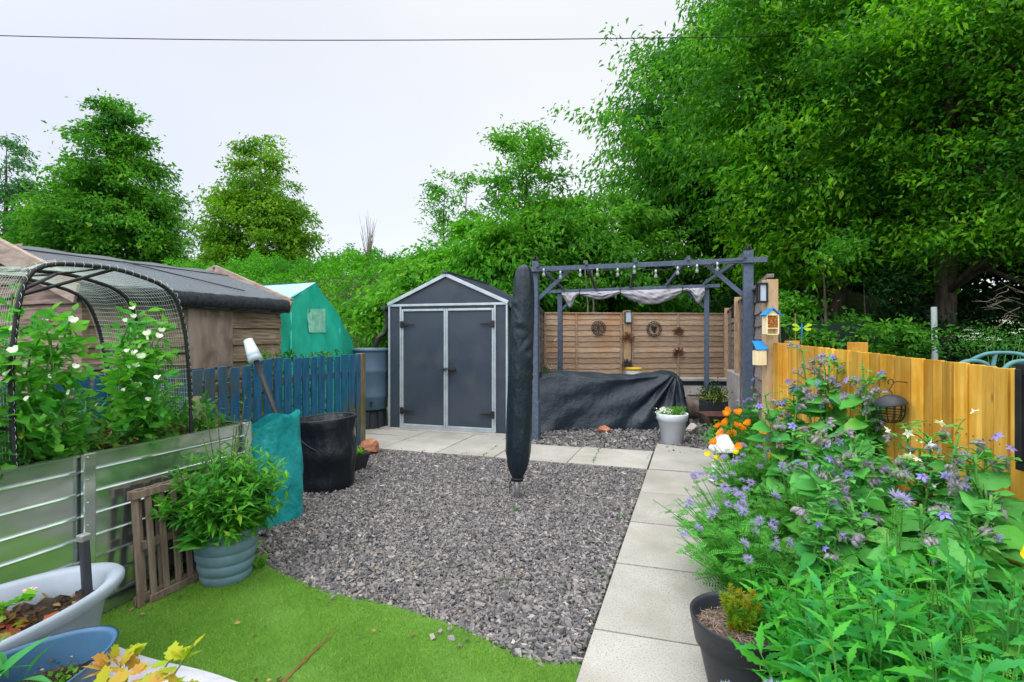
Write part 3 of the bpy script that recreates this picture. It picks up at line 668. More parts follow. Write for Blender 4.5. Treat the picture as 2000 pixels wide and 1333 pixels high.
# ================================================================== PERGOLA
PZ = 2.37
FA, FB = on(1036, 7.12, PZ), on(1497, 6.16, PZ); BA, BB = on(1070, 10.72, PZ), on(1406, 9.38, PZ)
def lineat(a, b, px, z=None):
    # point of segment a-b seen at pixel column px
    u = (px-1000)/1000; n_ = A(CS-u*(-SN), SN-u*CS, 0); f = -np.dot(n_, a)/np.dot(n_, b-a); q = lerp(a, b, f)
    if z is not None: q = q.copy(); q[2] = z
    return q
t = thing('pergola', lineat(FA, FB, 1046, 0), 'blue grey painted timber pergola with four posts and diagonal braces', 'pergola')
posts = [lineat(FA, FB, 1046, 0), lineat(FA, FB, 1461, 0), lineat(BA, BB, 1094, .0), lineat(BA, BB, 1380, 0)]
for i, p in enumerate(posts):
    wv = (.085, .112, .09, .088)[i]; ang = nrm(FB-FA); rot = np.stack([ang, A(-ang[1], ang[0], 0), Z], 1)
    top = (PZ+.10, PZ+.10, PZ-.02, PZ-.02)[i]
    po = obj('post', MB().box(p+Z*top/2, (wv, wv, top), rot), M['timber_grey'], t, bevel=.004)
    if i == 0: obj('post_boot', MB().box(p+Z*.27, (.115, .115, .54), rot), M['timber_grey'], po, bevel=.004)
    if i < 2:
        f = MB(); q = p+Z*(top); 
        for k in range(5): a = k*1.26; f.tube([q+A(.03*math.cos(a), .03*math.sin(a), -.02), q+A(.045*math.cos(a+.6), .045*math.sin(a+.6), .03), q+A(.015*math.cos(a+1), .015*math.sin(a+1), .075)], .007, 5)
        obj('cable_knot', f, M['cable'], po)
ofs = nrm(np.cross(Z, FB-FA)); ofs = ofs if np.dot(ofs, A(0,-1,0)) > 0 else -ofs
for a, b in ((FA, FB), (BA, BB)): obj('beam', MB().beam(a+ofs*.075-Z*.02, b+ofs*.075-Z*.02, .038, .062), M['timber_grey'], t, bevel=.003)
for fp, bp in ((1052, 1100), (1146, 1163), (1241, 1232), (1343, 1302), (1452, 1376)):
    a = lineat(FA, FB, fp)+Z*.035; b = lineat(BA, BB, bp)+Z*.035; obj('rafter', MB().beam(a, b, .034, .058, ext=.12), M['timber_grey'], t, bevel=.003)
def brace(a, b): obj('brace', MB().beam(a, b, .03, .055), M['timber_grey'], t, bevel=.003)
p0, p1, p2, p3 = posts; fx_ = nrm(FB-FA)
brace(p0+Z*(PZ-.42)+fx_*.03-ofs*.02, p0+Z*(PZ-.04)+fx_*.47-ofs*.02); brace(p1+Z*(PZ-.45)-fx_*.03-ofs*.02, p1+Z*(PZ-.03)-fx_*.48-ofs*.02)
bx_ = nrm(BB-BA)
brace(p2+Z*(PZ-.4)+bx_*.03, p2+Z*(PZ-.05)+bx_*.4); brace(p3+Z*(PZ-.4)-bx_*.03, p3+Z*(PZ-.05)-bx_*.4)
# canopy fabric bunched along the back beam
t2 = thing('shade_canopy', lineat(BA, BB, 1240, PZ-.1), 'bunched mauve grey fabric shade tied in swags under the pergola beam', 'canopy')
def swag(x0, x1, prof_, nm):
    nu, nv = 60, 22; P = np.zeros((nu, nv, 3))
    for i in range(nu):
        f = i/(nu-1); px = x0+(x1-x0)*f; top = lineat(BA, BB, px, PZ-.05)+ofs*.10; dr = prof_(f)
        for j in range(nv):
            v = j/(nv-1); P[i, j] = top-Z*dr*v+ofs*(.09*math.sin(v*PI)*(.4+dr)+.007*math.sin(v*13+4*math.sin(f*PI)*v+2*math.sin(f*9))+.006*math.sin(f*26+v*9)+.003*math.sin(f*51-v*23))
    mb = MB().grid(P); return mb
for (x0, x1, pf) in ((1100, 1134, lambda f: .05+.26*math.exp(-((f-.45)/.28)**2)), (1134, 1213, lambda f: .05+.11*math.sin(PI*f)), (1213, 1333, lambda f: .05+.23*math.sin(PI*f)**.8), (1333, 1376, lambda f: .05+.24*math.exp(-((f-.72)/.25)**2))):
    obj('swag', swag(x0, x1, pf, ''), M['fabric_grey'], t2, smooth=True)
mb = MB()
for px in (1134, 1213, 1333):
    c = lineat(BA, BB, px, PZ-.03)+ofs*.09; mb.tube([c+ofs*.06*math.cos(a)+Z*.065*math.sin(a) for a in np.arange(12)*2*PI/12], .008, 5, closed=True)
obj('tie', mb, M['cable'], t2)
# festoon lights
bp = [(1067,537),(1099,542),(1137,538),(1170,537),(1209,537),(1241,532),(1282,540),(1324,534),(1361,530),(1400,526)]
t3 = thing('festoon_lights', lineat(FA, FB, 1230, PZ-.1), 'string of round clear bulbs hanging along the front pergola beam', 'string lights')
bl = None; cb = MB(); prev = lineat(FA, FB, 1052, PZ)+ofs*.12
for i, (px, py) in enumerate(bp):
    q = lineat(FA, FB, px)-ofs*.03+ofs*.16; dd = np.dot(q, A(-SN, CS, 0)); z = zat(py, dd); c = A(q[0], q[1], z)
    if bl is None:
        bl = obj('bulb', MB().lathe([(.002,-.022),(.014,-.019),(.022,-.008),(.022,.008),(.014,.024),(.009,.036)], 16, c, cap1=True), M['bulb'], t3, smooth=True)
        cp0 = obj('socket', MB().lathe([(.014,.034),(.015,.075),(.006,.085)], 12, c, cap1=True), M['alu'], bl, smooth=True); c0 = c
        obj('filament', MB().tube([c+Z*.03, c+A(.008,0,.0), c+A(-.008,0,-.008), c+Z*.03], .0025, 5), M['steel'], bl)
        kids = [o for o in scene.objects if o.parent == bl]
    else:
        me_ = bl.copy(); link(me_); me_.location = tuple(c-c0)
        for k in kids: kk = k.copy(); link(kk); kk.parent = me_
    cb.tube([prev, (prev+c+Z*.085)/2-Z*.03, c+Z*.085], .005, 5); prev = c+Z*.085
obj('wire', cb.tube([prev, lineat(FA, FB, 1452, PZ-.02)+ofs*.1], .005, 5), M['cable'], t3)

# ================================================================== BACK FENCE, LOW WALL, SIDE FENCES
BL, BR = on(1060, 12.8, 0), on(1418, 13.3, 0); SP = A(.70, 5.30, 0); FT = 2.0
def lap_panel(mb, a, b, z0, z1, nb, toward, rg, amp=.006):
    a = A(*a); b = A(*b); L = np.linalg.norm(b-a); x = nrm(b-a); hb = (z1-z0)/nb
    for i in range(nb):
        zc = z0+hb*i; ns = 26; top = []; 
        ph = rg.random()*6; P = []
        for k in range(ns+1):
            f = k/ns; wv = amp*math.sin(f*L*5+ph)+amp*.6*math.sin(f*L*13+2*ph); q = a+(b-a)*f
            lo = q+Z*(zc-.014+wv)+toward*.027; hi = q+Z*(zc+hb+.012)+toward*.006
            P.append([lo-toward*.021+Z*.004, lo, hi, hi-toward*.008])
        mb.grid(P)
def fence_side(name, label, a, b, z0, z1, nb, toward, mat, battens, rg, cat='fence', rail=True):
    t = thing(name, lerp(a, b, .5), label, cat); mb = MB(); lap_panel(mb, a, b, z0, z1, nb, toward, rg); obj('lap_boards', mb, mat, t)
    for f in battens: q = lerp(a, b, f)+toward*.042; obj('batten', MB().beam(q+Z*z0, q+Z*(z1-.02), .045, .022, up=toward), mat, t, bevel=.002)
    if rail: obj('capping_rail', MB().beam(lerp(a, b, 0)+toward*.022+Z*(z1+.004), b+toward*.022+Z*(z1+.004), .06, .035), mat, t, bevel=.003)
    return t
twd = nrm(np.cross(BR-BL, Z)); twd = twd if twd[1] < 0 else -twd
def ff(px): q = lineat(BL, BR, px); return np.linalg.norm(q-BL)/np.linalg.norm(BR-BL)
rg = np.random.default_rng(9)
t = fence_side('back_fence', 'tan overlapping board fence with capping rail behind the pergola', BL, BR, .34, FT, 12, twd, M['fence_wood'], [.01, ff(1125), ff(1212), ff(1234), ff(1323), .985], rg)
q = lineat(BL, BR, 1223); obj('fence_post', MB().box(q+twd*.05+Z*1.03, (.17, .12, 2.08), np.stack([nrm(BR-BL), -twd, Z], 1)), M['fence_post'], t, bevel=.005)
# left side fence from the back corner to the shed
LA, LB = BL, on(1040, 8.6, 0)
fence_side('left_side_fence', 'dark brown fence running from the back corner to the grey shed', LA, LB, .1, FT, 10, A(.97,.2,0), M['side_wood'], [.0, .33, .66, 1], rg)
# right side fence
RT = A(-1, 0, 0)
t = fence_side('right_side_fence', 'greyed overlapping board fence along the right behind the pergola post', BR, SP, .25, FT, 12, RT, M['side_wood'], [.02, .30, .62, .8], rg)
for px in (1424, 1447):
    q = lineat(BR, SP, px); obj('fence_post', MB().box(q+RT*.05+Z*1.03, (.10, .10, 2.1)), M['fence_post'], t, bevel=.004)
SPP = on(1504, 4.82, 0)
t = thing('corner_post', SPP, 'tall pale timber post between the grey and yellow fences with lamp and insect house', 'post')
sr = np.stack([right, -tow, Z], 1)
obj('timber', MB().box(SPP+Z*.985, (.105, .105, 1.97), sr), M['post_wood'], t, bevel=.004)
# pale low wall / raised bench in front of the back fence
W0, W1 = on(1050, 9.9, 0), on(1424, 9.55, 0); wd_ = nrm(W1-W0); wn = A(-wd_[1], wd_[0], 0)
t = thing('low_wall', lerp(W0, W1, .5), 'low pale rendered retaining wall with dark band and light coping at the back', 'wall')
def wbx(mb, a, b, z0, z1, y0, y1): rot = np.stack([wd_, wn, Z], 1); c = (a+b)/2+wn*(y0+y1)/2+Z*(z0+z1)/2; return mb.box(c, (np.linalg.norm(b-a), y1-y0, z1-z0), rot)
obj('render', wbx(MB(), W0, W1, 0, .50, 0, .2), M['pale_wall'], t); obj('dark_band', wbx(MB(), W0, W1, .503, .585, .015, .19), M['dark_plastic'], t)
obj('coping', wbx(MB(), W0-wd_*.02, W1+wd_*.02, .588, .64, -.03, .24), M['concrete'], t, bevel=.006)
q0, q1 = on(1426, 9.4, 0), on(1450, 8.0, 0)
t = thing('side_wall', (q0+q1)/2, 'pale rendered wall stub beside the right pergola post', 'wall'); obj('render', MB().beam(q0+Z*.41, q1+Z*.41, .12, .82), M['pale_wall'], t, bevel=.01)
wbk = wbx(MB(), W0, W1, .0, .36, .2, 3.0); struct('raised_bed_soil', wbk, M['soil'])

def wall_lamp(loc, face, label, hw=.095, hh=.20):
    t = thing('wall_lamp', loc, label, 'wall lamp', 'black framed lamps on the fence posts'); f = nrm(face); r = np.cross(f, Z); rot = np.stack([r, f, Z], 1)
    c = np.asarray(loc)+f*.035
    mb = MB().box(c-f*.03, (hw, .015, hh), rot).box(c+Z*(hh/2-.008), (hw, .075, .016), rot).box(c-Z*(hh/2-.008), (hw, .075, .016), rot)
    for s in (-1, 1): mb.box(c+r*s*(hw/2-.006)+f*.03, (.012, .014, hh-.03), rot); mb.box(c+r*s*(hw/2-.006)-f*.015, (.012, .014, hh-.03), rot)
    obj('housing', mb, M['black_metal'], t, bevel=.001); obj('glass', MB().box(c, (hw-.03, .05, hh-.036), rot), M['frost'], t); return t
q = lineat(BL, BR, 1223)+twd*.115; wall_lamp(A(q[0], q[1], zat(620, 12.9)), twd, 'small black framed lamp on the back fence post between the metal discs', .17, .29)
q = lineat(BR, SP, 1436)+RT*.11; wall_lamp(on(1434, 8.9, zat(609, 8.9)), tow, 'black framed lamp on the far side fence post beside the pergola', .10, .235)
wall_lamp(on(1485.5, 4.80, zat(573, 4.80))-tow*.01, tow, 'black framed lamp at the top of the tall corner post', .085, .185)

# metal discs
def disc(loc, label, kind, r=.145):
    t = thing('metal_wall_art', loc, label, 'wall art', 'round metal discs on the back fence'); x = nrm(BR-BL); f = twd; c = np.asarray(loc)
    def P(rr, a): return c+x*rr*math.cos(a)+Z*rr*math.sin(a)+f*.012
    mb = MB()
    for rr in (r, r*.76): mb.tube([P(rr, a) for a in np.arange(40)*2*PI/40], .0085, 6, closed=True)
    for k in range(16):
        a = k*PI/8; mb.tube([P(r*.78, a), P(r*.98, a)], .008, 5)
    if kind == 0:
        for k in range(8):
            a = k*PI/4; mb.tube([P(.01, a), P(r*.72, a)], .006, 5)
            for s in (-1, 1): mb.tube([P(r*.38, a), P(r*.62, a+s*.22)], .005, 5)
        mb.tube([P(r*.2, a) for a in np.arange(16)*2*PI/16], .006, 5, closed=True)
        obj('disc', mb, M['black_metal'], t, smooth=True)
    else:
        obj('disc', mb, M['black_metal'], t, smooth=True)
        th = [(-.02,-.09),(.03,-.085),(.02,-.03),(.055,.0),(.06,.04),(.03,.075),(.0,.05),(-.035,.08),(-.065,.05),(-.05,.0),(-.005,-.03)]
        obj('motif', MB().poly([c+x*a*1.25+Z*b*1.05+f*.008 for a, b in th], f*.008), M['black_metal'], t)
def onf(px, py, off=.045):
    q = lineat(BL, BR, px)+twd*off; return A(q[0], q[1], zat(py, np.dot(q, A(-SN, CS, 0))))
disc(onf(1168, 641), 'open metal disc with a compass rose of spokes, left of the lamp post', 0, .178)
disc(onf(1276, 643), 'open metal disc with a solid flower emblem, right of the lamp post', 1, .19)
def wreath(loc, label, m, sd, r=.16):
    rg = np.random.default_rng(sd); t = thing('wire_ornament', loc, label, 'ornament', 'spiky wire flower ornaments on the back fence'); mb = MB(); c = np.asarray(loc); x = nrm(BR-BL)
    for k in range(46):
        a = rg.uniform(-.5, PI+.5); L = r*rg.uniform(.6, 1.1); s = c-Z*.05
        e = s+(x*math.cos(a)+Z*(math.sin(a)*.9))*L+twd*rg.uniform(0, .09); m1 = (s+e)/2+Z*.02*rg.normal()+x*.02*rg.normal()
        mb.tube([s, m1, e, e+(x*math.cos(a+1.5)+Z*math.sin(a+1.5))*.03], [.006,.006,.005,.004], 4)
    for k in range(16):
        a = rg.uniform(PI, 2*PI); e = c-Z*.03+(x*math.cos(a)+Z*math.sin(a))*r*.6; mb.tube([c-Z*.03, e+twd*.05], .005, 4)
    obj('wire', mb, M[m], t)
wreath(onf(1222, 659, .12), 'rusty wire ornament just below the back post lamp', 'rust', 1, .19)
wreath(onf(1221, 709, .12), 'dark grey wire ornament low on the back fence post', 'greywire', 2, .16)
wreath(onf(1323, 646), 'upper rusty wire ornament on the right panel batten', 'rust', 3, .15)
wreath(onf(1323, 687), 'lower rusty wire ornament on the right panel batten', 'rust', 4, .17)
q = on(1238, 9.7, .64); t = thing('snack_tub', q, 'open yellow tub on the low wall behind the covered furniture', 'tub')
obj('tub', MB().lathe([(.13,0),(.15,.16),(.158,.165),(.158,.19)], 24, q, cap1=False), M['yellow_tub'], t, smooth=True)
obj('tub_label', MB().lathe([(.1368,.03),(.1522,.14)], 24, q, cap0=False), M['white'], t, smooth=True)

# ================================================================== COVERED FURNITURE
CL, CR = gr(1046, 843), on(1352, 7.95, 0); cx_ = nrm(CR-CL); cy_ = A(-cx_[1], cx_[0], 0); CLn = np.linalg.norm(CR-CL); CD = .95
t = thing('furniture_cover', (CL+CR)/2+cy_*CD/2, 'dark blue grey waterproof cover draped over garden furniture', 'cover')
nu, nv = 190, 110; P = np.zeros((nu, nv, 3)); rg = np.random.default_rng(4)
hx = [0, .06, .16, .35, .5, .65, .8, .90, .96, 1]; hz = [.72, .84, .875, .84, .80, .79, .83, .865, .83, .70]
for i in range(nu):
    f = i/(nu-1); H = np.interp(f, hx, hz); x = f*CLn
    endt = min(1, min(f, 1-f)/.035)
    for j in range(nv):
        v = j/(nv-1)
        # profile: ground front -> up the sloping face -> across the top -> down the back
        if v < .42: s = v/.42; y = .0+.17*s**1.3; z = H*(s**.92)*.93
        elif v < .75: s = (v-.42)/.33; y = .17+.58*s; z = H*(.93+.09*math.sin(s*PI*.9+.15))
        else: s = (v-.75)/.25; y = .75+.2*s; z = H*.95*(1-s)
        # fold fan from the right hump
        dx_ = (f-.93)*CLn; dz_ = z-H; ang = math.atan2(-dz_-.0, -dx_+.02); rad = math.hypot(dx_, dz_)
        fold = 0
        if v < .45:
            fold = .034*math.sin(ang*15+1.6*math.sin(2.3*rad)+.6*math.sin(9*ang))*min(1, rad/.3)*math.exp(-rad/1.9)*(1-math.exp(-((z)/.08)**2)+.4)
            fold += .016*math.sin(x*5-z*11+2*math.sin(z*5+x))*(1-z/H)+.007*math.sin(x*13-z*21)*(1-z/H)+.02*math.sin(x*3.3+z*2+2)*(1-z/H)
        top_s = .012*math.sin(x*4+y*6)+.006*math.sin(x*15+y*9)
        z2 = z+(top_s if .4 < v < .8 else 0)
        if v > .3: z2 -= .0
        yy = y-fold-.05*(1-z/H)**2*(1+.6*math.sin(x*8))
        sh = 0
        if endt < 1: z2 *= .12+.88*math.sqrt(max(0, 1-(1-endt)**2)); sh = 0
        xx = x+.02*math.sin(z*14+f*3)*(1-z/H)
        P[i, j] = CL+cx_*xx+cy_*(yy+.05)+Z*max(z2, .004)
obj('fabric', MB().grid(P), M['tarp'], t, smooth=True)

def rock(name, label, px, py, d, r, m, sd, sz=.8, sx=1, z=.0):
    rg = np.random.default_rng(sd); c = on(px, d, z); mb = MB()
    n1 = 14; n2 = 9; mb.ball((0,0,0), 1, n1, n2)
    V = mb.V[0]; nn = sph(rg, 13); off = rg.uniform(.62, .92, 13)
    for a, b in zip(nn, off): dp = V@a; V = V-np.outer(np.maximum(dp-b, 0), a)
    V = V+rg.normal(0, .02, V.shape); V *= A(r*sx, r, r*sz); rt = rg.random()*6; V = V@np.array([[math.cos(rt), -math.sin(rt), 0],[math.sin(rt), math.cos(rt), 0],[0,0,1]]).T
    mb.V[0] = V+c+Z*r*sz*.72; o = obj(name, mb, M[m], loc=c, smooth=False); return tag(o, label, 'rock')
rock('rock', 'small reddish stone holding down the front edge of the dark cover', 1180, 0, 7.55, .10, 'rock_red', 2, .8)
rock('rock', 'mottled white stone beside the white pot', 1352, 0, 7.55, .095, 'rock_pale', 8, .95)
rock('rock', 'orange sandstone lump on the slabs by the blue fence end', 722, 0, 6.2, .12, 'rock_red', 5, .85, 1.1, .02)

# white pot
q = gr(1313, 869)+A(0,0,0); q = on(1313, 6.85, .0)
t = thing('potted_plant', q, 'white bucket shaped pot with parsley and small white flowers', 'potted plant')
obj('pot', MB().lathe([(.125,0),(.135,.01),(.182,.31),(.198,.315),(.208,.40),(.203,.41),(.19,.40),(.18,.33)], 40, q), M['white_pot'], t, smooth=True)
obj('soil', MB().lathe([(.001,.355),(.185,.35)], 30, q, cap0=False), M['soil'], t)
rg = np.random.default_rng(21); n = 700; p = q+np.stack([rg.normal(.06, .055, n), rg.normal(.03, .05, n), .36+rg.random(n)*.12], 1)*A(1,1,1); scatter_mb = MB(); scatter(scatter_mb, DIA, p, sph(rg, n)+Z*.5, None, .028, rg); n = 260
p = q+np.stack([rg.normal(-.1, .05, n), rg.normal(-.05, .05, n), .36+rg.random(n)*.07], 1); scatter(scatter_mb, DIA, p, sph(rg, n)+Z*.4, None, .03, rg)
obj('foliage', scatter_mb, M['lf_mid'], t); n = 110
p = q+np.stack([rg.normal(-.11, .045, n), rg.normal(-.06, .04, n), .42+rg.random(n)*.06], 1); mb = MB(); scatter(mb, DIAr, p, sph(rg, n)+Z*.4, None, .022, rg); obj('flowers', mb, M['pt_white'], t)

# planters at the back right
q = on(1362, 8.9, 0); t = thing('brown_pot', q, 'large round mottled brown pot against the low wall', 'pot')
obj('pot', MB().lathe([(.12,0),(.20,.08),(.235,.20),(.22,.31),(.18,.37),(.19,.40),(.17,.395)], 32, q), M['brown_pot'], t, smooth=True)
obj('soil', MB().lathe([(.001,.35),(.18,.355)], 24, q, cap0=False), M['soil'], t)
def lance_tuft(q, n, L, m, t, nm='foliage', spread=.8, seed=1, wd=.09, z=0):
    rg = np.random.default_rng(seed); T = T_leaf(6, wd, .35, .2, .45); mb = MB(); d = np.stack([rg.normal(0, spread, n), rg.normal(0, spread, n), np.ones(n)], 1)
    scatter(mb, T, np.tile(q+Z*z, (n, 1))+rg.normal(0, .02, (n, 3)), d, None, L*(.6+.5*rg.random(n)), rg, .2); return obj(nm, mb, M[m], t)
q = on(1393, 8.2, 0); t = thing('potted_plant', q, 'dark square planter of striped spiky leaves beside the brown pot', 'potted plant')
obj('pot', MB().box(q+Z*.2, (.34,.34,.40), sr), M['dark_plastic'], t, bevel=.01)
mb = MB(); rg = np.random.default_rng(4)
for k in range(14):
    a = rg.random()*6.28; c = q+A(.13*math.cos(a), .13*math.sin(a), .4+.12*rg.random()); n = 22; scatter(mb, T_leaf(4, .14, .35, .2, .3), np.tile(c, (n, 1))+rg.normal(0, .02, (n, 3)), sph(rg, n)+Z*.5, None, .12, rg)
obj('foliage', mb, M['lf_var'], t); n = 900; mb = MB(); scatter(mb, DIA, q+A(0,0,.5)+rg.normal(0, 1, (n, 3))*A(.09, .09, .08), sph(rg, n), None, .045, rg); obj('shrub', mb, M['lf_dark'], t)
q = on(1402, 7.3, 0); t = thing('fire_bowl', q, 'brown square metal bowl on a dark base beside the poppies', 'fire bowl')
mb = MB(); a4 = [(-1,-1),(1,-1),(1,1),(-1,1)]
def ring(s, z): return [q+right*x*s+tow*-y*s+Z*z for x, y in a4]
r0, r1, r2, r3 = ring(.12, .17), ring(.23, .33), ring(.20, .33), ring(.11, .20)
for a, b in ((r0, r1), (r1, r2), (r2, r3)):
    for i in range(4): mb.poly([a[i], a[(i+1) % 4], b[(i+1) % 4], b[i]])
mb.poly(r3); mb.poly(r0[::-1]); obj('bowl', mb, M['copper'], t); obj('base', MB().lathe([(.2,0),(.11,.05),(.09,.17)], 4, q, rot=.3), M['black_metal'], t)

# ================================================================== YELLOW FENCE
F0, F1 = SPP+right*.055, A(1.80, 1.25, 0)
fa = A(.70+.04, 5.15, 0); fb = A(1.35, 2.9, 0); fd = nrm(fb-fa); fn = A(fd[1], -fd[0], 0); fn = fn if fn[0] < 0 else -fn
t = thing('closeboard_fence', fb, 'new honey yellow vertical board fence along the flower bed', 'fence')
fa0 = lineat(fa, fb, 1512); L = 0; mb = MB(); rg = np.random.default_rng(14); tot = np.linalg.norm(fb-fa0)+2.3
while L < tot:
    wv = rg.uniform(.062, .102); c = fa0+fd*(L+wv/2); Lf = L/np.linalg.norm(fb-fa0); zt = 1.383-.084*min(Lf, 2.2)+rg.normal(0, .0018)
    x0 = rg.uniform(-.008, .008); rot = np.stack([fd, fn, Z], 1)
    mb.box(c+fn*x0+Z*(zt/2+.02), (wv-.007, .018, zt-.04), rot); L += wv
obj('boards', mb, M['yellow_wood'], t, bevel=.002)
pm = MB()
for px in (1533, 1657): q = lineat(fa, fb, px)-fn*.06; pm = MB().box(q+Z*.70, (.09,.09,1.40), rot); obj('post', pm, M['yellow_wood'], t, bevel=.003)
mb = MB(); rg = np.random.default_rng(3)
for L in np.arange(.05, tot, .095):
    for s in (-.02, .02):
        c = fa0+fd*(L+s)+fn*.011+Z*(1.0-.02*L+rg.normal(0, .004)); mb.beam(c, c+fn*.003, .006, .006)
tag(obj('nails', mb, M['rust'], t), kind='stuff')
def onyf(px, py, off=.02): q = lineat(fa0, fb, px)+fn*off; return A(q[0], q[1], zat(py, np.dot(q, A(-SN, CS, 0))))
# bird feeder
q = onyf(1779, 788, .11); t = thing('bird_feeder', q, 'black wire basket bird feeder with grey domed lid on the yellow fence', 'bird feeder'); tl = fd*.16
obj('lid', MB().lathe([(.105,-.012),(.104,-.004),(.092,.022),(.066,.046),(.03,.06),(.004,.065)], 32, q, fn=lambda V: V@np.array([[1,0,-.18],[0,1,0],[.18,0,1]]).T, cap1=True, cap0=True), M['dark_plastic'], t, smooth=True)
mb = MB()
for k in range(12):
    a = k*PI/6; mb.tube([q+A(.09*math.cos(a)*s, .09*math.sin(a)*s, z) for s, z in ((1,-.01),(1,-.05),(.93,-.09),(.7,-.125),(.35,-.14),(0,-.142))], .0032, 5)
for s, z in ((1,-.05),(.93,-.09),(.6,-.131)): mb.tube([q+A(.09*s*math.cos(a), .09*s*math.sin(a), z) for a in np.arange(24)*2*PI/24], .0032, 5, closed=True)
obj('basket', mb, M['black_metal'], t)
hk = q+Z*.06; mb = MB().tube([hk+Z*(.07*f)+right*.012*math.sin(f*8) for f in np.linspace(0, 1, 10)], .003, 5)
hc = hk+Z*.095; mb.tube([hc+right*.02*math.cos(a)+Z*.022*math.sin(a) for a in np.linspace(-1.4, 3.9, 16)], .0035, 5).tube([hc+right*.02, hc+right*.055+Z*.004, hc+right*.07-fn*.05], .0035, 5)
obj('hook', mb, M['black_metal'], t); t.scale = (.78, .78, .78)
# framed mirror at the right edge
q = onyf(2004, 712, .03); e = q+fd*.42; hh = .44
t = thing('framed_mirror', q-Z*hh/2, 'black framed mirror fixed to the yellow fence at the right edge', 'mirror')
mb = MB().beam(q+fd*.02-Z*.02, q+fd*.02-Z*(hh-.02), .03, .045, up=fn).beam(e-Z*.02, e-Z*(hh-.02), .03, .045, up=fn).beam(q-Z*.02, e+fd*.02-Z*.02, .03, .05).beam(q-Z*(hh-.0), e+fd*.02-Z*(hh-.0), .03, .035)
obj('frame', mb, M['black_metal'], t, bevel=.003)
obj('inner_trim', MB().beam(q+fd*.055-Z*.05, q+fd*.055-Z*(hh-.025), .018, .02, up=fn), M['yellow_wood'], t)
obj('glass', MB().beam(q+fd*.23-Z*.05, q+fd*.23-Z*(hh-.025), .008, .33, up=-fd), M['frost'], t)
# insect house and nest box
q = on(1505, 4.66, zat(632, 4.66)); t = thing('insect_house', q, 'wooden insect house with blue pitched roof on the corner post', 'insect house')
def lb(mb, c, x, y, z, sx, sy, sz): return mb.box(c+right*x+tow*y+Z*z, (sx, sy, sz), sr)
mb = MB()
for x in (-.052, .052): lb(mb, q, x, 0, -.01, .009, .085, .175)
for z in (-.10, -.045, .075): lb(mb, q, 0, 0, z, .097, .084, .008)
lb(mb, q, 0, -.038, -.01, .096, .006, .17); mb.poly([q+tow*.035+right*-.05+Z*.08, q+tow*.035+right*.05+Z*.08, q+tow*.035+Z*.125], tow*-.06); obj('box', mb, M['pale_ply'], t)
mb = MB()
for s in (-1, 1): mb.beam(q+right*s*.075+Z*.072, q+Z*.135+right*-s*.0, .11, .009)
obj('roof', mb, M['bright_blue'], t)
mb = MB(); rg = np.random.default_rng(1)
for i in range(9):
    for j in range(10): c = q+right*(-.043+i*.0108+rg.normal(0,.001))+Z*(-.036+j*.0112); mb.tube([c-tow*.03, c+tow*(.034+rg.random()*.006)], .0048, 7)
tag(obj('bamboo_tubes', mb, M['straw'], t), kind='stuff')
q = on(1483.5, 4.78, zat(690, 4.78)); t = thing('nest_box', q, 'small plain wooden nest box with bright blue roof left of the corner post', 'nest box')
mb = MB(); lb(mb, q, 0, 0, -.045, .095, .08, .135); obj('box', mb, M['pale_ply'], t, bevel=.002)
mb = MB().poly([q+right*-.054+tow*.05+Z*.03, q+right*.058+tow*.05+Z*.03, q+right*.045-tow*.04+Z*.105, q+right*-.05-tow*.04+Z*.105], A(0,0,.009)); obj('roof', mb, M['bright_blue'], t)
# canes and dragonfly
for px, lab, py in ((1525, 'thin bamboo cane nearest the insect house', 605), (1555, 'thin bamboo cane beside the dragonfly ornament', 612)):
    q = on(px, 5.3, .6); o = obj('cane', MB().tube([q, on(px-2, 5.3, zat(py, 5.3))], .005, 6), M['cane'], loc=q); tag(o, lab, 'cane', 'canes behind the fence')
q = on(1566, 5.1, zat(641, 5.1)); t = thing('dragonfly_ornament', q, 'lime green dragonfly ornament above the yellow fence', 'ornament')
mb = MB()
for s in (-1, 1):
    for z1, l in ((.03, .10), (-.012, .095)):
        P = [q+right*s*.008, q+right*s*l*.6+Z*(z1+.016), q+right*s*l+Z*(z1+.008), q+right*s*l*.95+Z*(z1-.008), q+right*s*l*.5+Z*(z1-.02)]
        mb.poly(P, tow*.003)
obj('wings', mb, M['lime'], t); obj('body', MB().tube([q+Z*.045, q, q-Z*.11], [.006,.009,.003], 6), M['bright_blue'], t); obj('stake', MB().tube([q-Z*.02-tow*.01, q-Z*.6-tow*.01], .003, 5), M['cane'], t)
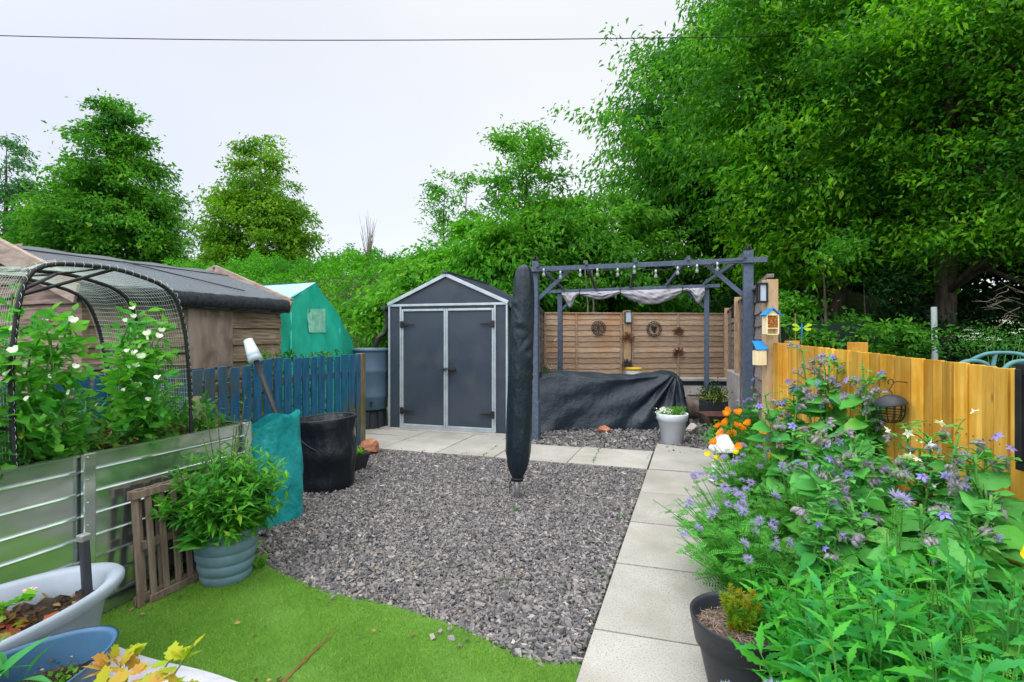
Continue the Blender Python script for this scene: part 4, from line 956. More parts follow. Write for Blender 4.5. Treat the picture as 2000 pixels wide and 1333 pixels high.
# things behind the fence
q = on(1828, 8.6, 0); o = obj('metal_pole', MB().tube([q, on(1824, 8.6, zat(600, 8.6))], .042, 14), surf('weathered_pole', (.22,.27,.27), (.32,.37,.36), 8, .6, .3, 40), loc=q, smooth=True); tag(o, 'weathered pale blue metal pole under the dark trees beyond the fence', 'pole')
t = thing('tube_climbing_frame', on(1940, 4.4, .6), 'curved teal metal tubing showing above the yellow fence', 'tubular frame')
def arc(pts, r=.017): 
    mb = MB(); P = [on(a, d, zat(b, d)) for a, b, d in pts]; Q = []
    for i in range(len(P)-1): Q += [lerp(P[i], P[i+1], f) for f in np.linspace(0, 1, 6)[:-1]]
    Q.append(P[-1]); Q = np.array(Q)
    for _ in range(6): Q[1:-1] = (Q[:-2]+Q[1:-1]*2+Q[2:])/4
    return mb.tube(Q, r, 10)
for pts in (((1880,712,4.6),(1905,700,4.5),(1925,691,4.5),(1950,689,4.5),(1985,690,4.4),(2010,697,4.3),(2040,712,4.3)), ((1860,720,4.2),(1885,705,4.2),(1910,705,4.2),(1930,712,4.2),(1936,730,4.2)), ((1955,730,4.0),(1968,712,4.0),(1985,706,4.0),(2020,704,4.0)), ((1945,690,4.5),(1940,710,4.5),(1938,740,4.5))):
    obj('tube', arc(pts), M['teal_tube'], t, smooth=True)
mb = MB(); a, b = on(1520, 8.4, 0), on(1730, 8.8, 0); mb.beam(a+Z*.83, b+Z*.83, .012, 1.66)
o = obj('garden_screen', mb, M['mesh_green'], loc=(a+b)/2); tag(o, 'dark green mesh screen under the trees behind the yellow fence', 'screen')
mb = MB(); a, b = A(-6.2, 10.1, 0), A(-4.2, 9.4, 0); P = []
for i in range(40):
    f = i/39; q = lerp(a, b, f); s = .03*math.sin(f*21)+.02*math.sin(f*47); P.append([q+A(0, s, 0), q+A(0, s, .9), q+A(0, s*.4, 1.63+.015*math.sin(f*30))])
o = obj('wind_screen', mb.grid(P), M['khaki_screen'], loc=(a+b)/2, smooth=True); tag(o, 'olive brown fabric windbreak strung behind the water butt', 'screen')

# ================================================================== BLUE PICKET FENCE
t = thing('picket_fence', A(-4.0, 4.4, 0), 'blue painted picket fence with flaking weathered boards', 'fence'); rg = np.random.default_rng(6)
K0, K1 = A(-4.02, 1.4, 0), A(-3.93, 5.42, 0); kd = nrm(K1-K0); kn = A(kd[1], -kd[0], 0); L = 0; kr = np.stack([kd, -kn, Z], 1)
while L < np.linalg.norm(K1-K0)-.08:
    c = K0+kd*(L+.06); zt = (1.165 if L < 2.35 else 1.215)+rg.normal(0, .006); tilt = rg.normal(0, .008)
    r_ = np.stack([nrm(kd+Z*tilt), -kn, nrm(Z-kd*tilt)], 1); w_ = rg.uniform(.085, .10)
    mb = MB().box(c+Z*zt/2, (w_, .02, zt), r_); obj('picket', mb, M['blue_paint'], t, bevel=.004); L += w_+rg.uniform(.022, .045)
for z in (.4, .98): obj('rail', MB().beam(K0+Z*z-kn*.035, K1+Z*z-kn*.035, .04, .075), M['old_post'], t, bevel=.004)
obj('end_post', MB().box(K1+kd*.02+Z*.61-kn*.02, (.09,.09,1.22), kr), M['old_post'], t, bevel=.006)

# ================================================================== NEIGHBOUR SHED (old boards)
NX, RX = -4.60, -5.66; NY0, NY1 = 2.72, 4.77; NE, NR = 1.84, 2.25
t = thing('timber_shed', A(-5.6, 3.7, 0), 'old weathered board shed with grey felt roof behind the picket fence', 'shed')
rg = np.random.default_rng(16); FX = 2*RX-NX
def hboards(a, b, z0, z1, hb, out, m, clip=None, skip=None):
    mb = MB(); z = z0; x = nrm(b-a); L = np.linalg.norm(b-a)
    while z < z1-.01:
        zt = min(z+hb, z1); s0, s1 = 0, L
        if clip: s0, s1 = clip((z+zt)/2)
        if s1-s0 > .05:
            P = []
            for k in range(25):
                f = s0+(s1-s0)*k/24; wv = .0025*math.sin(f*9+z*40); q = a+x*f
                P.append([q+Z*(z+.012+wv)+out*.001, q+Z*(z+.004+wv)+out*.038, q+Z*(z+.05)+out*.036, q+Z*(zt-.010)+out*.016, q+Z*(zt+.010)+out*.004])
            mb.grid(P)
        z = zt
    return mb
OY = A(0, -1, 0); OX = A(1, 0, 0)
obj('side_boards', hboards(A(NX, NY0, 0), A(NX, NY1, 0), 0.1, NE, .178, OX, 0), M['shed_wood'], t)
obj('gable_boards', hboards(A(FX, NY0, 0), A(NX, NY0, 0), 0.1, NR-.03, .178, OY, 0, clip=lambda z: (0, 2.12) if z < NE else (1.06*(z-NE)/(NR-NE), 2.12-1.06*(z-NE)/(NR-NE))), M['gable_wood'], t)
obj('core', MB().box(((NX+FX)/2, (NY0+NY1)/2, .91), (2.1, 2.04, 1.82)), M['shed_wood'], t)
obj('corner_post', MB().box((NX+.012, NY0-.012, .92), (.05,.05,1.80)), M['shed_wood'], t, bevel=.004)
c0, c1 = lineat(A(NX, NY0, 0), A(NX, NY1, 0), 362), lineat(A(NX, NY0, 0), A(NX, NY1, 0), 449)
obj('shutter', MB().box(A(NX+.03, (c0[1]+c1[1])/2, 1.41), (.02, c1[1]-c0[1], .58)), surf('grey_weathered_ply', (.20,.15,.12), (.36,.29,.24), 3, .85, .6, 12, stretch=(3,3,.6), c3=(.11,.08,.065), s3=3), t, bevel=.003)
obj('lintel', MB().beam(A(NX+.03, (c0[1]), 1.735), A(NX+.03, NY1, 1.735), .03, .07), M['shed_wood'], t, bevel=.003)
# roof
rb = MB(); P = []; ov = .12
prof = [(RX, NR)]+[(RX+(NX+.10-RX)*f, NR+(NE+.015-NR)*f+.012*math.sin(f*PI)) for f in np.linspace(.1, .93, 9)]+[(NX+.125, NE+.005), (NX+.14, NE-.05), (NX+.13, NE-.12), (NX+.05, NE-.13)]
for i in range(30):
    y = NY0-ov+(NY1-NY0+ov+.02)*i/29; P.append([[x, y, z+.006*math.sin(i*.9+x*5)] for x, z in prof])
rb.grid(np.array(P)[:, ::-1]); P = [[[2*RX-x, p[0][1], z] for x, z in prof] for p in P]; rb.grid(P)
rf = obj('roof', rb, M['felt'], t, smooth=True)
M['felt_dark'] = surf('dark_eave_felt', (.018,.022,.028), (.04,.046,.055), 30, .9, .8, 120, dist=.004)  # eave roll is darker than the roof face
er = MB(); P = []
for i in range(40):
    y = NY0-ov-.004+(NY1-NY0+ov+.028)*i/39; P.append([[x+.006, y, z+.004+.004*math.sin(i*1.9)] for x, z in [(NX+.105, NE+.018)]+prof[-4:]])
obj('eave_roll', er.grid(np.array(P)[:, ::-1]), M['felt_dark'], rf, smooth=True)
mb = MB()
def onroof(f, y): return A(RX+(NX+.10-RX)*f, y, NR+(NE+.015-NR)*f+.022)
mb.tube([onroof(.22, y) for y in np.linspace(NY0-.1, NY1+.01, 12)], .006, 5); mb.tube([lerp(onroof(.22, 3.55), onroof(.85, 4.35), f)+Z*.004 for f in np.linspace(0, 1, 6)], .006, 5)
obj('felt_seam', mb, M['cable'], rf)
for y, nm in ((NY0-ov-.01, 0), (NY1+.035, 1)):
    for s in (1, -1):
        a = A(RX, y, NR-.03); b = A(RX+s*(NX+.14-RX), y, NE-.07); mb = MB().beam(a, b, .024, .15); o = obj('bargeboard', mb, M['barge'], t, bevel=.003)
        mb = MB().beam(a+Z*.095+A(0,.015,0), b+Z*.095+A(0,.015,0), .045, .026); obj('batten', mb, M['barge'], o, bevel=.002)

# ================================================================== GREEN TENT GREENHOUSE
t = thing('greenhouse_tent', A(-5.6, 6.0, 0), 'green plastic sheeted greenhouse with pale roof and taped window', 'greenhouse')
def gp(px, py, X=-5.0):
    u = (px-1000)/1000; d = X/(-SN+u*CS); return A(X, d*(CS+u*SN), zat(py, d))
front_out = [(538,760),(540,700),(541,622),(543,598),(560,586),(590,568),(617,552),(636,580),(655,607),(672,628),(686,652),(696,675),(699,700),(700,760)]
bot = gp(620, 720); P = []; rg = np.random.default_rng(2)
top = [gp(*p) for p in front_out]; nU = 90; nV = 44
ys = [p[1] for p in top][1:-1]; zs = [p[2] for p in top][1:-1]; y0, y1 = ys[0], ys[-1]; P = np.zeros((nU, nV, 3))
for i in range(nU):
    y = y0+(y1-y0)*i/(nU-1); zt = np.interp(y, ys, zs)
    for j in range(nV):
        v = j/(nV-1); z = .3+(zt-.3)*v
        bulge = .05*math.sin(PI*i/(nU-1))*math.sin(PI*v)+.018*math.sin(9*(y*1.1+z*.75))*math.exp(-((y-5.7)/.5)**2)+.010*math.sin(23*y+11*z)+.012*math.sin(5*z+14*y)
        P[i, j] = [-5.0+bulge-(.35*max(0, (i/(nU-1)-.72))**1.2), y, z]
gpanel = obj('end_sheet', MB().grid(P), M['green_sheet'], t, smooth=True)
wy = [gp(599, 604), gp(631, 604), gp(631, 650), gp(599, 650)]; m_ = surf('clear_window_film', (.16,.50,.36), (.30,.62,.48), 18, .2, .6, 20, dist=.02)
W = np.zeros((14, 10, 3))
for i in range(14):
    for j in range(10):
        y = wy[0][1]+(wy[1][1]-wy[0][1])*i/13; z = lerp(lerp(wy[3], wy[2], i/13), lerp(wy[0], wy[1], i/13), j/9)[2]
        ii = (y-y0)/(y1-y0)*(nU-1); i0 = int(ii); zt = np.interp(y, ys, zs); jj = (z-.3)/(zt-.3)*(nV-1)
        W[i, j] = [P[min(i0, nU-1), min(int(jj), nV-1)][0]+.012, y, z]
obj('window', MB().grid(W), m_, gpanel, smooth=True)
rb = MB(); pk = top[6]; ev = top[3]; P = []
for i in range(20):
    f = i/19; x = -5.0-3.0*f
    P.append([[x, ev[1]-.25*0, ev[2]+.0], [x, (ev[1]+pk[1])/2, (ev[2]+pk[2])/2-.02*math.sin(f*12)], [x, pk[1], pk[2]-.02*math.sin(f*PI)]])
obj('roof_sheet', rb.grid(P), M['pale_sheet'], t, smooth=True)
rb = MB(); P = [[[-5.0-3*f-.05, pk[1], pk[2]], [-5.05-3*f, top[8][1]+.0, top[8][2]], [-5.1-3*f, top[11][1], top[11][2]], [-5.1-3*f, top[12][1], .2]] for f in np.linspace(0, 1, 14)]
rb.grid(P); P = [[[-5.0-3*f, ev[1], ev[2]], [-5.0-3*f, ev[1]-.02, 1.0], [-5.0-3*f, ev[1]-.02, .2]] for f in np.linspace(0, 1, 14)]; rb.grid(P); obj('side_sheet', rb, M['green_sheet'], t, smooth=True)
mb = MB()
for q in (A(-4.975, y0+.22, 0), A(-4.99, lerp(pk, top[9], .8)[1], 0)): mb.tube([q+Z*.3, q+Z*1.75 if q[1] < 5.6 else q+Z*1.55], .014, 8)
obj('pole', mb, M['green_sheet'], t, smooth=True)

# ================================================================== METAL RAISED BED
BX = -2.87
t = thing('raised_bed', A(-3.4, 1.9, 0), 'galvanised corrugated metal raised bed full of climbing peas', 'raised bed')
def corr(a, b, z0, z1, out, pitch=.112):
    prof = []; z = z0
    while z < z1-.02:
        for dz, o_ in ((0, 0), (.088, 0), (.092, .010), (.098, .011), (.106, -.003)):
            if z+dz < z1: prof.append((z+dz, o_))
        z += pitch
    prof += [(z1-.012, 0), (z1-.01, .012), (z1, .012), (z1, -.02)]
    P = []
    for i in range(24): q = lerp(a, b, i/23); P.append([q+Z*z+out*o_ for z, o_ in prof])
    return MB().grid(P)
Ny, Nx = 2.68, -4.0
obj('side_panel', corr(A(BX, 1.70, 0), A(BX, Ny, 0), .0, .855, OX), M['galv'], t)
obj('side_panel', corr(A(BX, .62, 0), A(BX, 1.69, 0), .0, .855, OX), M['galv'], t)
obj('side_panel', corr(A(BX, -.6, 0), A(BX, .61, 0), .0, .855, OX), M['galv'], t)
obj('end_panel', corr(A(BX, Ny, 0), A(Nx, Ny, 0), .0, .855, A(0,1,0)), M['galv'], t)
obj('back_panel', corr(A(Nx+.14, -.6, 0), A(Nx+.14, Ny, 0), .0, .855, A(-1,0,0)), M['galv'], t)
for y in (1.70, .61, 2.66):
    po = obj('upright', MB().box((BX+.03, y, .43), (.028, .055, .865)), M['galv'], t, bevel=.004)
    mb = MB()
    for z in np.arange(.06, .86, .112): mb.ball((BX+.046, y-.012, z), .006, 8, 5)
    tag(obj('bolts', mb, M['steel'], po), kind='stuff')
bs = MB(); P = np.zeros((12, 40, 3))
for i in range(12):
    for j in range(40): P[i, j] = [Nx+.16+(BX-.02-Nx-.16)*i/11, -.58+3.24*j/39, .77+.03*rng.random()]
obj('soil', bs.grid(P*A(1,1,1)-A(0,.0,0)), M['soil'], t, smooth=True)

# netting tunnel: three hoops and a net
t = thing('net_tunnel', A(-3.4, 1.9, .8), 'black hooped net tunnel standing over the pea plants', 'net tunnel')
def hoop(s, y0=1.43, y1=2.31, zt=1.80, z0=.78):
    # s 0..1 around the hoop: straight legs, rounded shoulders, flat bowed top
    pts = [(y0+.02, z0), (y0, 1.30), (y0+.03, 1.62), (y0+.07, 1.765), (y0+.15, zt), (y0+.45, zt+.01), (y1-.16, 1.745), (y1-.085, 1.68), (y1-.03, 1.47), (y1, 1.15), (y1+.01, z0)]
    L = [0]
    for a, b in zip(pts[:-1], pts[1:]): L.append(L[-1]+math.hypot(b[0]-a[0], b[1]-a[1]))
    q = s*L[-1]; return float(np.interp(q, L, [p[0] for p in pts])), float(np.interp(q, L, [p[1] for p in pts]))
def sm(P):
    P = np.array(P)
    for _ in range(2): P[1:-1] = (P[:-2]+2*P[1:-1]+P[2:])/4
    return P
for i, x in enumerate((-2.92, -3.42, -3.93)):
    P = sm([[x, hoop(s)[0]+.10*i*s, hoop(s)[1]] for s in np.linspace(0, 1, 44)]); obj('hoop', MB().tube(P, .0115, 10), M['rubber'], t, smooth=True)
for s in (.09+.0, .5, .79): y, z = hoop(s); obj('cross_bar', MB().tube([[-2.92, y, z], [-3.42, y+.1*s, z-.01], [-3.93, y+.2*s, z]], .008, 8), M['rubber'], t, smooth=True)
mb = MB().tube([[-2.92, hoop(.33)[0], hoop(.33)[1]], [-3.42, hoop(.5)[0]+.05, hoop(.5)[1]-.01]], .009, 8); mb.tube([[-2.92, hoop(.52)[0], hoop(.52)[1]], [-3.42, hoop(.3)[0]+.03, hoop(.3)[1]-.01]], .009, 8)
obj('diagonal_brace', mb, M['rubber'], t, smooth=True)
mb = MB(); rg = np.random.default_rng(7)
def netp(x, s): y, z = hoop(s); k = (-2.92-x)/1.01*2; sag = .018*math.sin(PI*(k % 1)); return A(x, y+.10*k*s+.004*math.sin(x*30), z+.012-sag*math.sin(PI*s)*1)
for x in np.linspace(-2.93, -3.98, 42): mb.tube(sm([netp(x, s) for s in np.linspace(0.02, .93, 46)]), .0008, 3)
for s in np.linspace(.02, .93, 84): mb.tube([netp(x, s) for x in np.linspace(-2.93, -3.98, 9)], .0008, 3)
tag(obj('netting', mb, M['net'], t), kind='stuff')
mb = MB(); 
for s in np.linspace(.03, .93, 60): y, z = hoop(s); mb.tube([[-2.92, y+.017*math.cos(a), z+.017*math.sin(a)] if False else [-2.92+.017*math.cos(a), y, z+.017*math.sin(a)] for a in np.arange(6)*PI/3], .0009, 3, closed=True)
tag(obj('net_cords', mb, M['net'], t), kind='stuff')

# pea plants
def pea_flower(p, parent, rg, proto=[None]):
    if proto[0] is None:
        mb = MB(); V = [(0,0,0)]; 
        for s in (-1, 1):
            mb.poly([(0,0,0), (.012,s*.016,.012), (.004,s*.024,.03), (-.004,s*.010,.036), (-.004,0,.03)])
        mb.ball((.006,0,.010), .008, 8, 5); proto[0] = mb.mesh('flower', A(0,0,0), True); proto[0].materials.append(M['pt_white'])
    o = link(bpy.data.objects.new('flower', proto[0])); o.parent = parent; o.location = tuple(np.asarray(p)-ORG[parent]); o.rotation_euler = (rg.uniform(-.5,.5), rg.uniform(-.5,.5), rg.uniform(-2.6,-.4)); s = rg.uniform(.6, 1.0); o.scale = (s, s, s)
TP = T_leaf(6, .72, .45, .12, .18, stalk=.05)
def pea(label, cx, cy, x_r, y_r, z0, z1, n, nf, seed, dens=1.0):
    rg = np.random.default_rng(seed); t = thing('pea_plant', A(cx, cy, z0), label, 'pea plant', 'pea plants climbing in the raised bed')
    sb_ = MB(); P = []; D = []; tips = []
    for k in range(n):
        x0 = cx+rg.uniform(-x_r, x_r); y0_ = cy+rg.uniform(-y_r, y_r); h = z0+(z1-z0)*rg.uniform(.6, 1); m_ = 16; pts = []
        x, y = x0, y0_
        for i in range(m_): x += rg.normal(0, .016); y += rg.normal(0, .016); pts.append([x, y, z0+(h-z0)*i/(m_-1)])
        sb_.tube(pts, [.0045]*m_, 5)
        for i in range(1, m_):
            for _ in range(int(3*dens)):
                a = rg.random()*2*PI; P.append(A(*pts[i])+rg.normal(0, .02, 3)); D.append([math.cos(a), math.sin(a), rg.normal(.15, .4)])
        tips.append(pts)
    P = np.array(P); D = np.array(D); mb = MB(); scatter(mb, TP, P+nrm(D)*.02, D, None, rg.uniform(.05, .10, len(P)), rg, .5); scatter(mb, TP, P+nrm(D)*.075, D+rg.normal(0, .5, D.shape), None, rg.uniform(.035, .065, len(P)), rg, .6)
    obj('foliage', mb, M['lf_pea'], t)
    # pods and tendrils
    for k in range(n*3):
        pt = tips[rg.integers(n)]; q = A(*pt[rg.integers(4, 15)]); a = rg.random()*6.28; dd = A(math.cos(a), math.sin(a), 0)
        sb_.tube([q, q+dd*.05+Z*.03, q+dd*.10+Z*.01, q+dd*.12+Z*.04], .0012, 3)
    obj('stems', sb_, M['stem'], t)
    for k in range(max(3, n//2)):
        pt = tips[rg.integers(n)]; q = A(*pt[rg.integers(3, 9)])+rg.normal(0, .03, 3)+A(.04, -.03, 0); obj('pod', MB().tube([q, q-Z*.02+right*.004, q-Z*.05+right*.01, q-Z*.075+right*.012], [.002,.007,.007,.001], 6), M['lf_pea'], t)
    for k in range(nf):
        pt = tips[rg.integers(n)]; q = A(*pt[min(15, int(7+9*rg.random()**.7))])+rg.normal(0, .02, 3); q = q+nrm(A(0,0,q[2])-q)*rg.uniform(.07, .15); pea_flower(q, t, rg)
    return t
pea('pea plant with white flowers filling the left end of the net tunnel', -3.02, 1.61, .10, .09, .8, 1.66, 9, 18, 1, 1)
pea('pea plant with white flowers in the right half of the net tunnel', -3.02, 2.10, .10, .10, .8, 1.62, 9, 22, 2, 1)
pea('lower pea growth behind the left pea plant at the picture edge', -3.15, 1.20, .14, .12, .8, 1.7, 8, 10, 3, 1)
rg = np.random.default_rng(44); n = 3600; p = np.stack([rg.uniform(-3.82, -2.9, n), rg.uniform(.3, 2.64, n), .8+rg.random(n)**1.6*.20], 1); p[:, 2] += .05*np.sin(p[:, 1]*6)
mb = MB(); scatter(mb, T_leaf(4, .45, .4, .2, .3, .4), p, sph(rg, n)+Z*.6, None, rg.uniform(.03, .09, n), rg)
tag(obj('bed_weeds', mb, M['lf_weed']), 'low leafy growth covering the soil of the metal raised bed', 'ground cover', kind='stuff')
n = 1600; p = np.stack([rg.uniform(-3.8, -2.95, n), rg.uniform(1.9, 2.64, n), .8+rg.random(n)**1.6*.10], 1); mb = MB(); scatter(mb, DIA, p, sph(rg, n)+Z*.3, None, rg.uniform(.02, .05, n), rg)
tag(obj('dry_litter', mb, M['lf_dead']), 'dry brown leaf litter at the far end of the raised bed', 'leaf litter', kind='stuff')
q = on(378, 3.45, .92); o = obj('seed_packet', MB().box(q+Z*.04, (.09,.004,.15), np.stack([nrm(A(.6,.8,0)), A(-.8,.6,0), Z], 1)), M['paper'], loc=q); tag(o, 'faded seed packet propped between the raised bed and picket fence', 'seed packet')

# leaning pallet slats
t = thing('slatted_panel', A(-2.8, 2.1, 0), 'small grey slatted wood panel leaning on the metal bed', 'wooden panel')
ya, yb = 1.87, 2.62; hp = .60; M['slat'] = surf('grey_slats', (.16,.115,.085), (.27,.21,.165), 6, .85, .8, 24, stretch=(6,6,.8), isl=.25, dist=.003)
def pl(y, z, o=0): return A(-2.76-.055*z/hp+o, y, z+.02)
for i, y in enumerate(np.linspace(ya+.02, yb-.02, 11)):
    obj('slat', MB().beam(pl(y, 0, .018), pl(y, hp, .018), .032, .014, up=OX), M['slat'], t, bevel=.002)
for z in (.03, .3, hp-.02): obj('cross_rail', MB().beam(pl(ya, z), pl(yb, z), .018, .045), M['slat'], t, bevel=.002)
for y in np.linspace(ya+.06, yb-.06, 7): obj('back_slat', MB().beam(pl(y, 0, -.018), pl(y, hp, -.018), .03, .012, up=OX), M['slat'], t)
q = pl(ya+.0, .012, .03); obj('cross_rail', MB().beam(pl(ya, hp-.02, .032), pl(yb, hp-.02, .032), .012, .04), M['slat'], t, bevel=.002); obj('cross_rail', MB().beam(pl(ya+.06, .02, .032), pl(yb, .02, .032), .012, .04), M['slat'], t, bevel=.002)

# black stick with plastic cup
a, b = on(548, 4.3, zat(830, 4.3)), on(498, 4.45, zat(700, 4.45)); t = thing('capped_pole', a, 'black hose pole with clear plastic cups over its tip leaning on the picket fence', 'pole'); dv = nrm(b-a)
obj('pole', MB().tube([a-dv*.5, b+dv*.03], .022, 12), M['rubber'], t, smooth=True)
mb = MB()
for o_, s in ((0, 1), (.02, .96), (.05, .93)): mb.tube([b+dv*(-.03+o_), b+dv*(.02+o_), b+dv*(.09+o_), b+dv*(.13+o_)], [.062*s, .056*s, .046*s, .042*s], 20)
obj('cup', mb, glassm('clear_cup', (.75,.88,.95), .15, .55), t, smooth=True)

# teal bag
bc = on(535, 4.0, 0); bx = nrm(A(.45,.9,0)); bx = nrm(on(585, 4.17, 0)-on(490, 3.78, 0)); by = A(-bx[1], bx[0], 0); rg = np.random.default_rng(5)
t = thing('teal_bag', bc, 'crumpled teal woven plastic garden waste bag beside the black bin', 'bag'); nu, nv = 110, 60; P = np.zeros((nu, nv, 3)); ph = rg.random(12)*6
for i in range(nu):
    a = i/nu*2*PI; e = 3.2; ca, sa = math.cos(a), math.sin(a); rr = (abs(ca)**e+abs(sa)**e)**(-1/e)
    for j in range(nv):
        z = .80*j/(nv-1); k = 1-.06*(z/.8)+.05*math.sin(z*9+ph[0]); f = 1+.05*math.sin(3*a+6*z+ph[1])+.045*abs(math.sin(3.5*a-6*z+ph[2]))-.05*abs(math.sin(5*a+8*z+ph[3]+math.sin(4*z)))+.03*abs(math.sin(4*a-13*z+ph[4]+2*math.sin(3*a)))
        x = ca*rr*.225*k*f; y = sa*rr*.15*k*f*(1-.35*z/.8); zz_ = z+(.045*(ca*.6)+.02*math.sin(4*a+ph[5]))*(z/.8)**2+(0 if j else .01)
        P[i, j] = bc+bx*x+by*y+Z*zz_
obj('sack', MB().grid(P, cu=True), M['teal_bag'], t, smooth=True); obj('contents', MB().grid([[bc+bx*x*.18+by*y*.07+Z*.66 for x in (-1,1)] for y in (-1,1)]), M['black_fabric'], t)
obj('label_patch', MB().box(bc+bx*.205-by*.02+Z*.16, (.02,.05,.045), np.stack([bx, by, Z], 1)), M['pt_pink'], t)
# black pop-up bin
bc = on(637, 4.88, 0); t = thing('garden_bin', bc, 'round black pop up fabric garden bin with open top', 'bin'); rg = np.random.default_rng(8)
zz = np.linspace(.01, .66, 50)
def cr(V):
    a = np.arctan2(V[:, 1], V[:, 0]); z = V[:, 2]; f = 1+.018*np.sin(4*a+9*z)+.016*np.sin(7*a-14*z+1)+.012*np.sin(15*a+6*z)+.02*np.sin(z*PI/.33+2*a)
    f *= 1-.06*np.exp(-((z-.02)/.05)**2); W = V.copy(); W[:, 0] *= f; W[:, 1] *= f; W[:, 0] += .03*np.sin(z*5); W[:, 2] += .025*np.cos(a-.3)*z; return W
prof = [(.245+.012*math.cos((z-.0)/.33*2*PI)+.02*z, z) for z in zz]+[(.262, .665), (.252, .66), (.24, .5), (.235, .1), (.2, .06)]
obj('bag', MB().lathe(prof, 80, bc, fn=cr), M['black_fabric'], t, smooth=True)
V = np.array([[.262*math.cos(a), .262*math.sin(a), .662] for a in np.arange(60)*2*PI/60]); obj('rim', MB().tube(cr(V)+bc, .010, 8, closed=True), M['rubber'], t, smooth=True)
obj('contents', MB().lathe([(.001,.42),(.23,.40)], 30, bc, cap0=False), M['soil'], t)
hv = sp_h = bc+tow*.262; hs = []
sp_t = [(bc+A(.262*math.cos(a), .262*math.sin(a), 0)+Z*z) for a, z in [(-PI*.85+f*PI*1.0, .60-.42*f) for f in np.linspace(0, 1, 24)]]
obj('spiral_seam', MB().tube(sp_t, .007, 6), M['rubber'], t, smooth=True)
# little black pot
q = on(696, 5.5, 0); t = thing('potted_plant', q, 'small black square plastic pot with seedlings behind the black bin', 'potted plant')
mb = MB(); mb.lathe([(.09,0),(.14,.16),(.15,.165),(.15,.18),(.135,.17),(.125,.14)], 4, q, rot=.5); obj('pot', mb, M['dark_plastic'], t); obj('soil', MB().lathe([(.001,.145),(.125,.14)], 4, q, rot=.5, cap0=False), M['soil'], t)
lance_tuft(q, 26, .14, 'lf_mid', t, seed=3, wd=.3, z=.15)

# ================================================================== POTS, FOREGROUND LEFT
q = on(442, 3.04, 0); t = thing('potted_plant', q, 'ribbed pale blue round pot with a dense bush of lance shaped leaves', 'potted plant'); prof = []
for z in np.linspace(0, .30, 64):
    r = .118+.056*(z/.30)**.8; k = (z/.30*4.6) % 1; prof.append((r+.010*abs(math.sin(PI*k))**.6, z))
prof += [(.188,.302),(.192,.318),(.184,.325),(.170,.31),(.160,.25)]
obj('pot', MB().lathe(prof, 64, q), M['blue_pot'], t, smooth=True); obj('soil', MB().lathe([(.001,.29),(.165,.28)], 24, q, cap0=False), M['soil'], t)
def bushy(t, q, n, z0, h, rad, L, wd, m, seed, T=None, per=16, out=1.0, stem='stem', teeth=0, tiph=None, hvar=.35, leafz=0, nm='foliage', up=.25):
    rg = np.random.default_rng(seed); T = T or T_leaf(6, wd, .38, .18, .35, teeth); sb_ = MB(); P = []; D = []; S = []; tips = []
    for k in range(n):
        a = rg.random()*2*PI; rr = rad*math.sqrt(rg.random())*out; hh = h*(1-hvar*rg.random())*(1-.38*(rr/(rad*out+1e-6))**2); b0 = q+A(math.cos(a), math.sin(a), 0)*rr*.25+Z*z0; tip = q+A(math.cos(a), math.sin(a), 0)*rr+Z*(z0+hh); mid = lerp(b0, tip, .5)+Z*hh*.12-A(math.cos(a), math.sin(a), 0)*rr*.12
        pts = np.array([(1-u)**2*b0+2*u*(1-u)*mid+u*u*tip for u in np.linspace(0, 1, 8)]); sb_.tube(pts, np.linspace(.0045, .0018, 8), 5); tips.append(tip)
        ph = rg.random()*6
        for i in range(per):
            f = .18+.82*i/(per-1); j = min(6, int(f*7)); p = lerp(pts[j], pts[j+1], f*7-j); aa = ph+i*2.4
            P.append(p); D.append([math.cos(aa), math.sin(aa), up+rg.normal(0, .25)+(.9 if i > per-4 else 0)]); S.append(L*(1.1-.55*f*f)*rg.uniform(.75, 1.2))
    mb = MB(); scatter(mb, T, P, D, None, np.array(S), rg, .35); obj(nm, mb, M[m], t, smooth=False); obj('stems', sb_, M[stem], t); return np.array(tips)
bushy(t, q, 150, .24, .58, .37, .105, .30, 'lf_pot', 31, per=22)
bushy(t, q, 40, .30, .12, .36, .10, .34, 'lf_pot', 35, per=12, nm='skirt_leaves', up=-.3)
bushy(t, q, 9, .3, .92, .17, .05, .14, 'lf_pot', 32, per=22, stem='redstem', nm='tall_shoots', hvar=.3)
lance_tuft(q+tow*.2, 16, .14, 'lf_pot', t, 'lower_leaves', .9, 5, .8, .30)

def ovalpot(label, c, hx, hy, h, m, rimw, seed, ang=0, taper=.8, thin=False):
    t = thing('planter', A(*c, 0), label, 'planter'); c3 = A(c[0], c[1], 0)
    def E(s, z): return (s, z)
    k = 72; sy = hy/hx
    if thin: prof = [(hx*taper, 0), (hx*.97, h*.9), (hx, h), (hx+.004, h+.002), (hx-.003, h+.002), (hx-.006, h-.01), (hx*taper-.0, .02)]
    else: prof = [(hx*taper, 0), (hx*.86, h*.4), (hx*.87, h*.42), (hx*.93, h*.86), (hx*1.0, h*.87), (hx*1.05, h*.92), (hx*1.055, h*.97), (hx*1.03, h), (hx*.97, h*.995), (hx*.93, h*.97), (hx*.88, h*.8), (hx*.8, h*.2)]
    obj('bowl', MB().lathe(prof, k, c3, 1, sy, rot=ang), m, t, smooth=True); zs = h*.80; rs = hx*(.93 if thin else .85)
    mb = MB(); P = np.zeros((48, 12, 3)); rg = np.random.default_rng(seed)
    for i in range(48):
        a = i/48*2*PI
        for j in range(12): r = rs*(j/11); P[i, j] = c3+A(r*math.cos(a), r*sy*math.sin(a), zs+.012*rg.normal()*(j < 11)+.02*math.sin(3*a+j))
    obj('soil', mb.grid(P, cu=True), M['soil'], t); return t, c3, zs, rs, sy
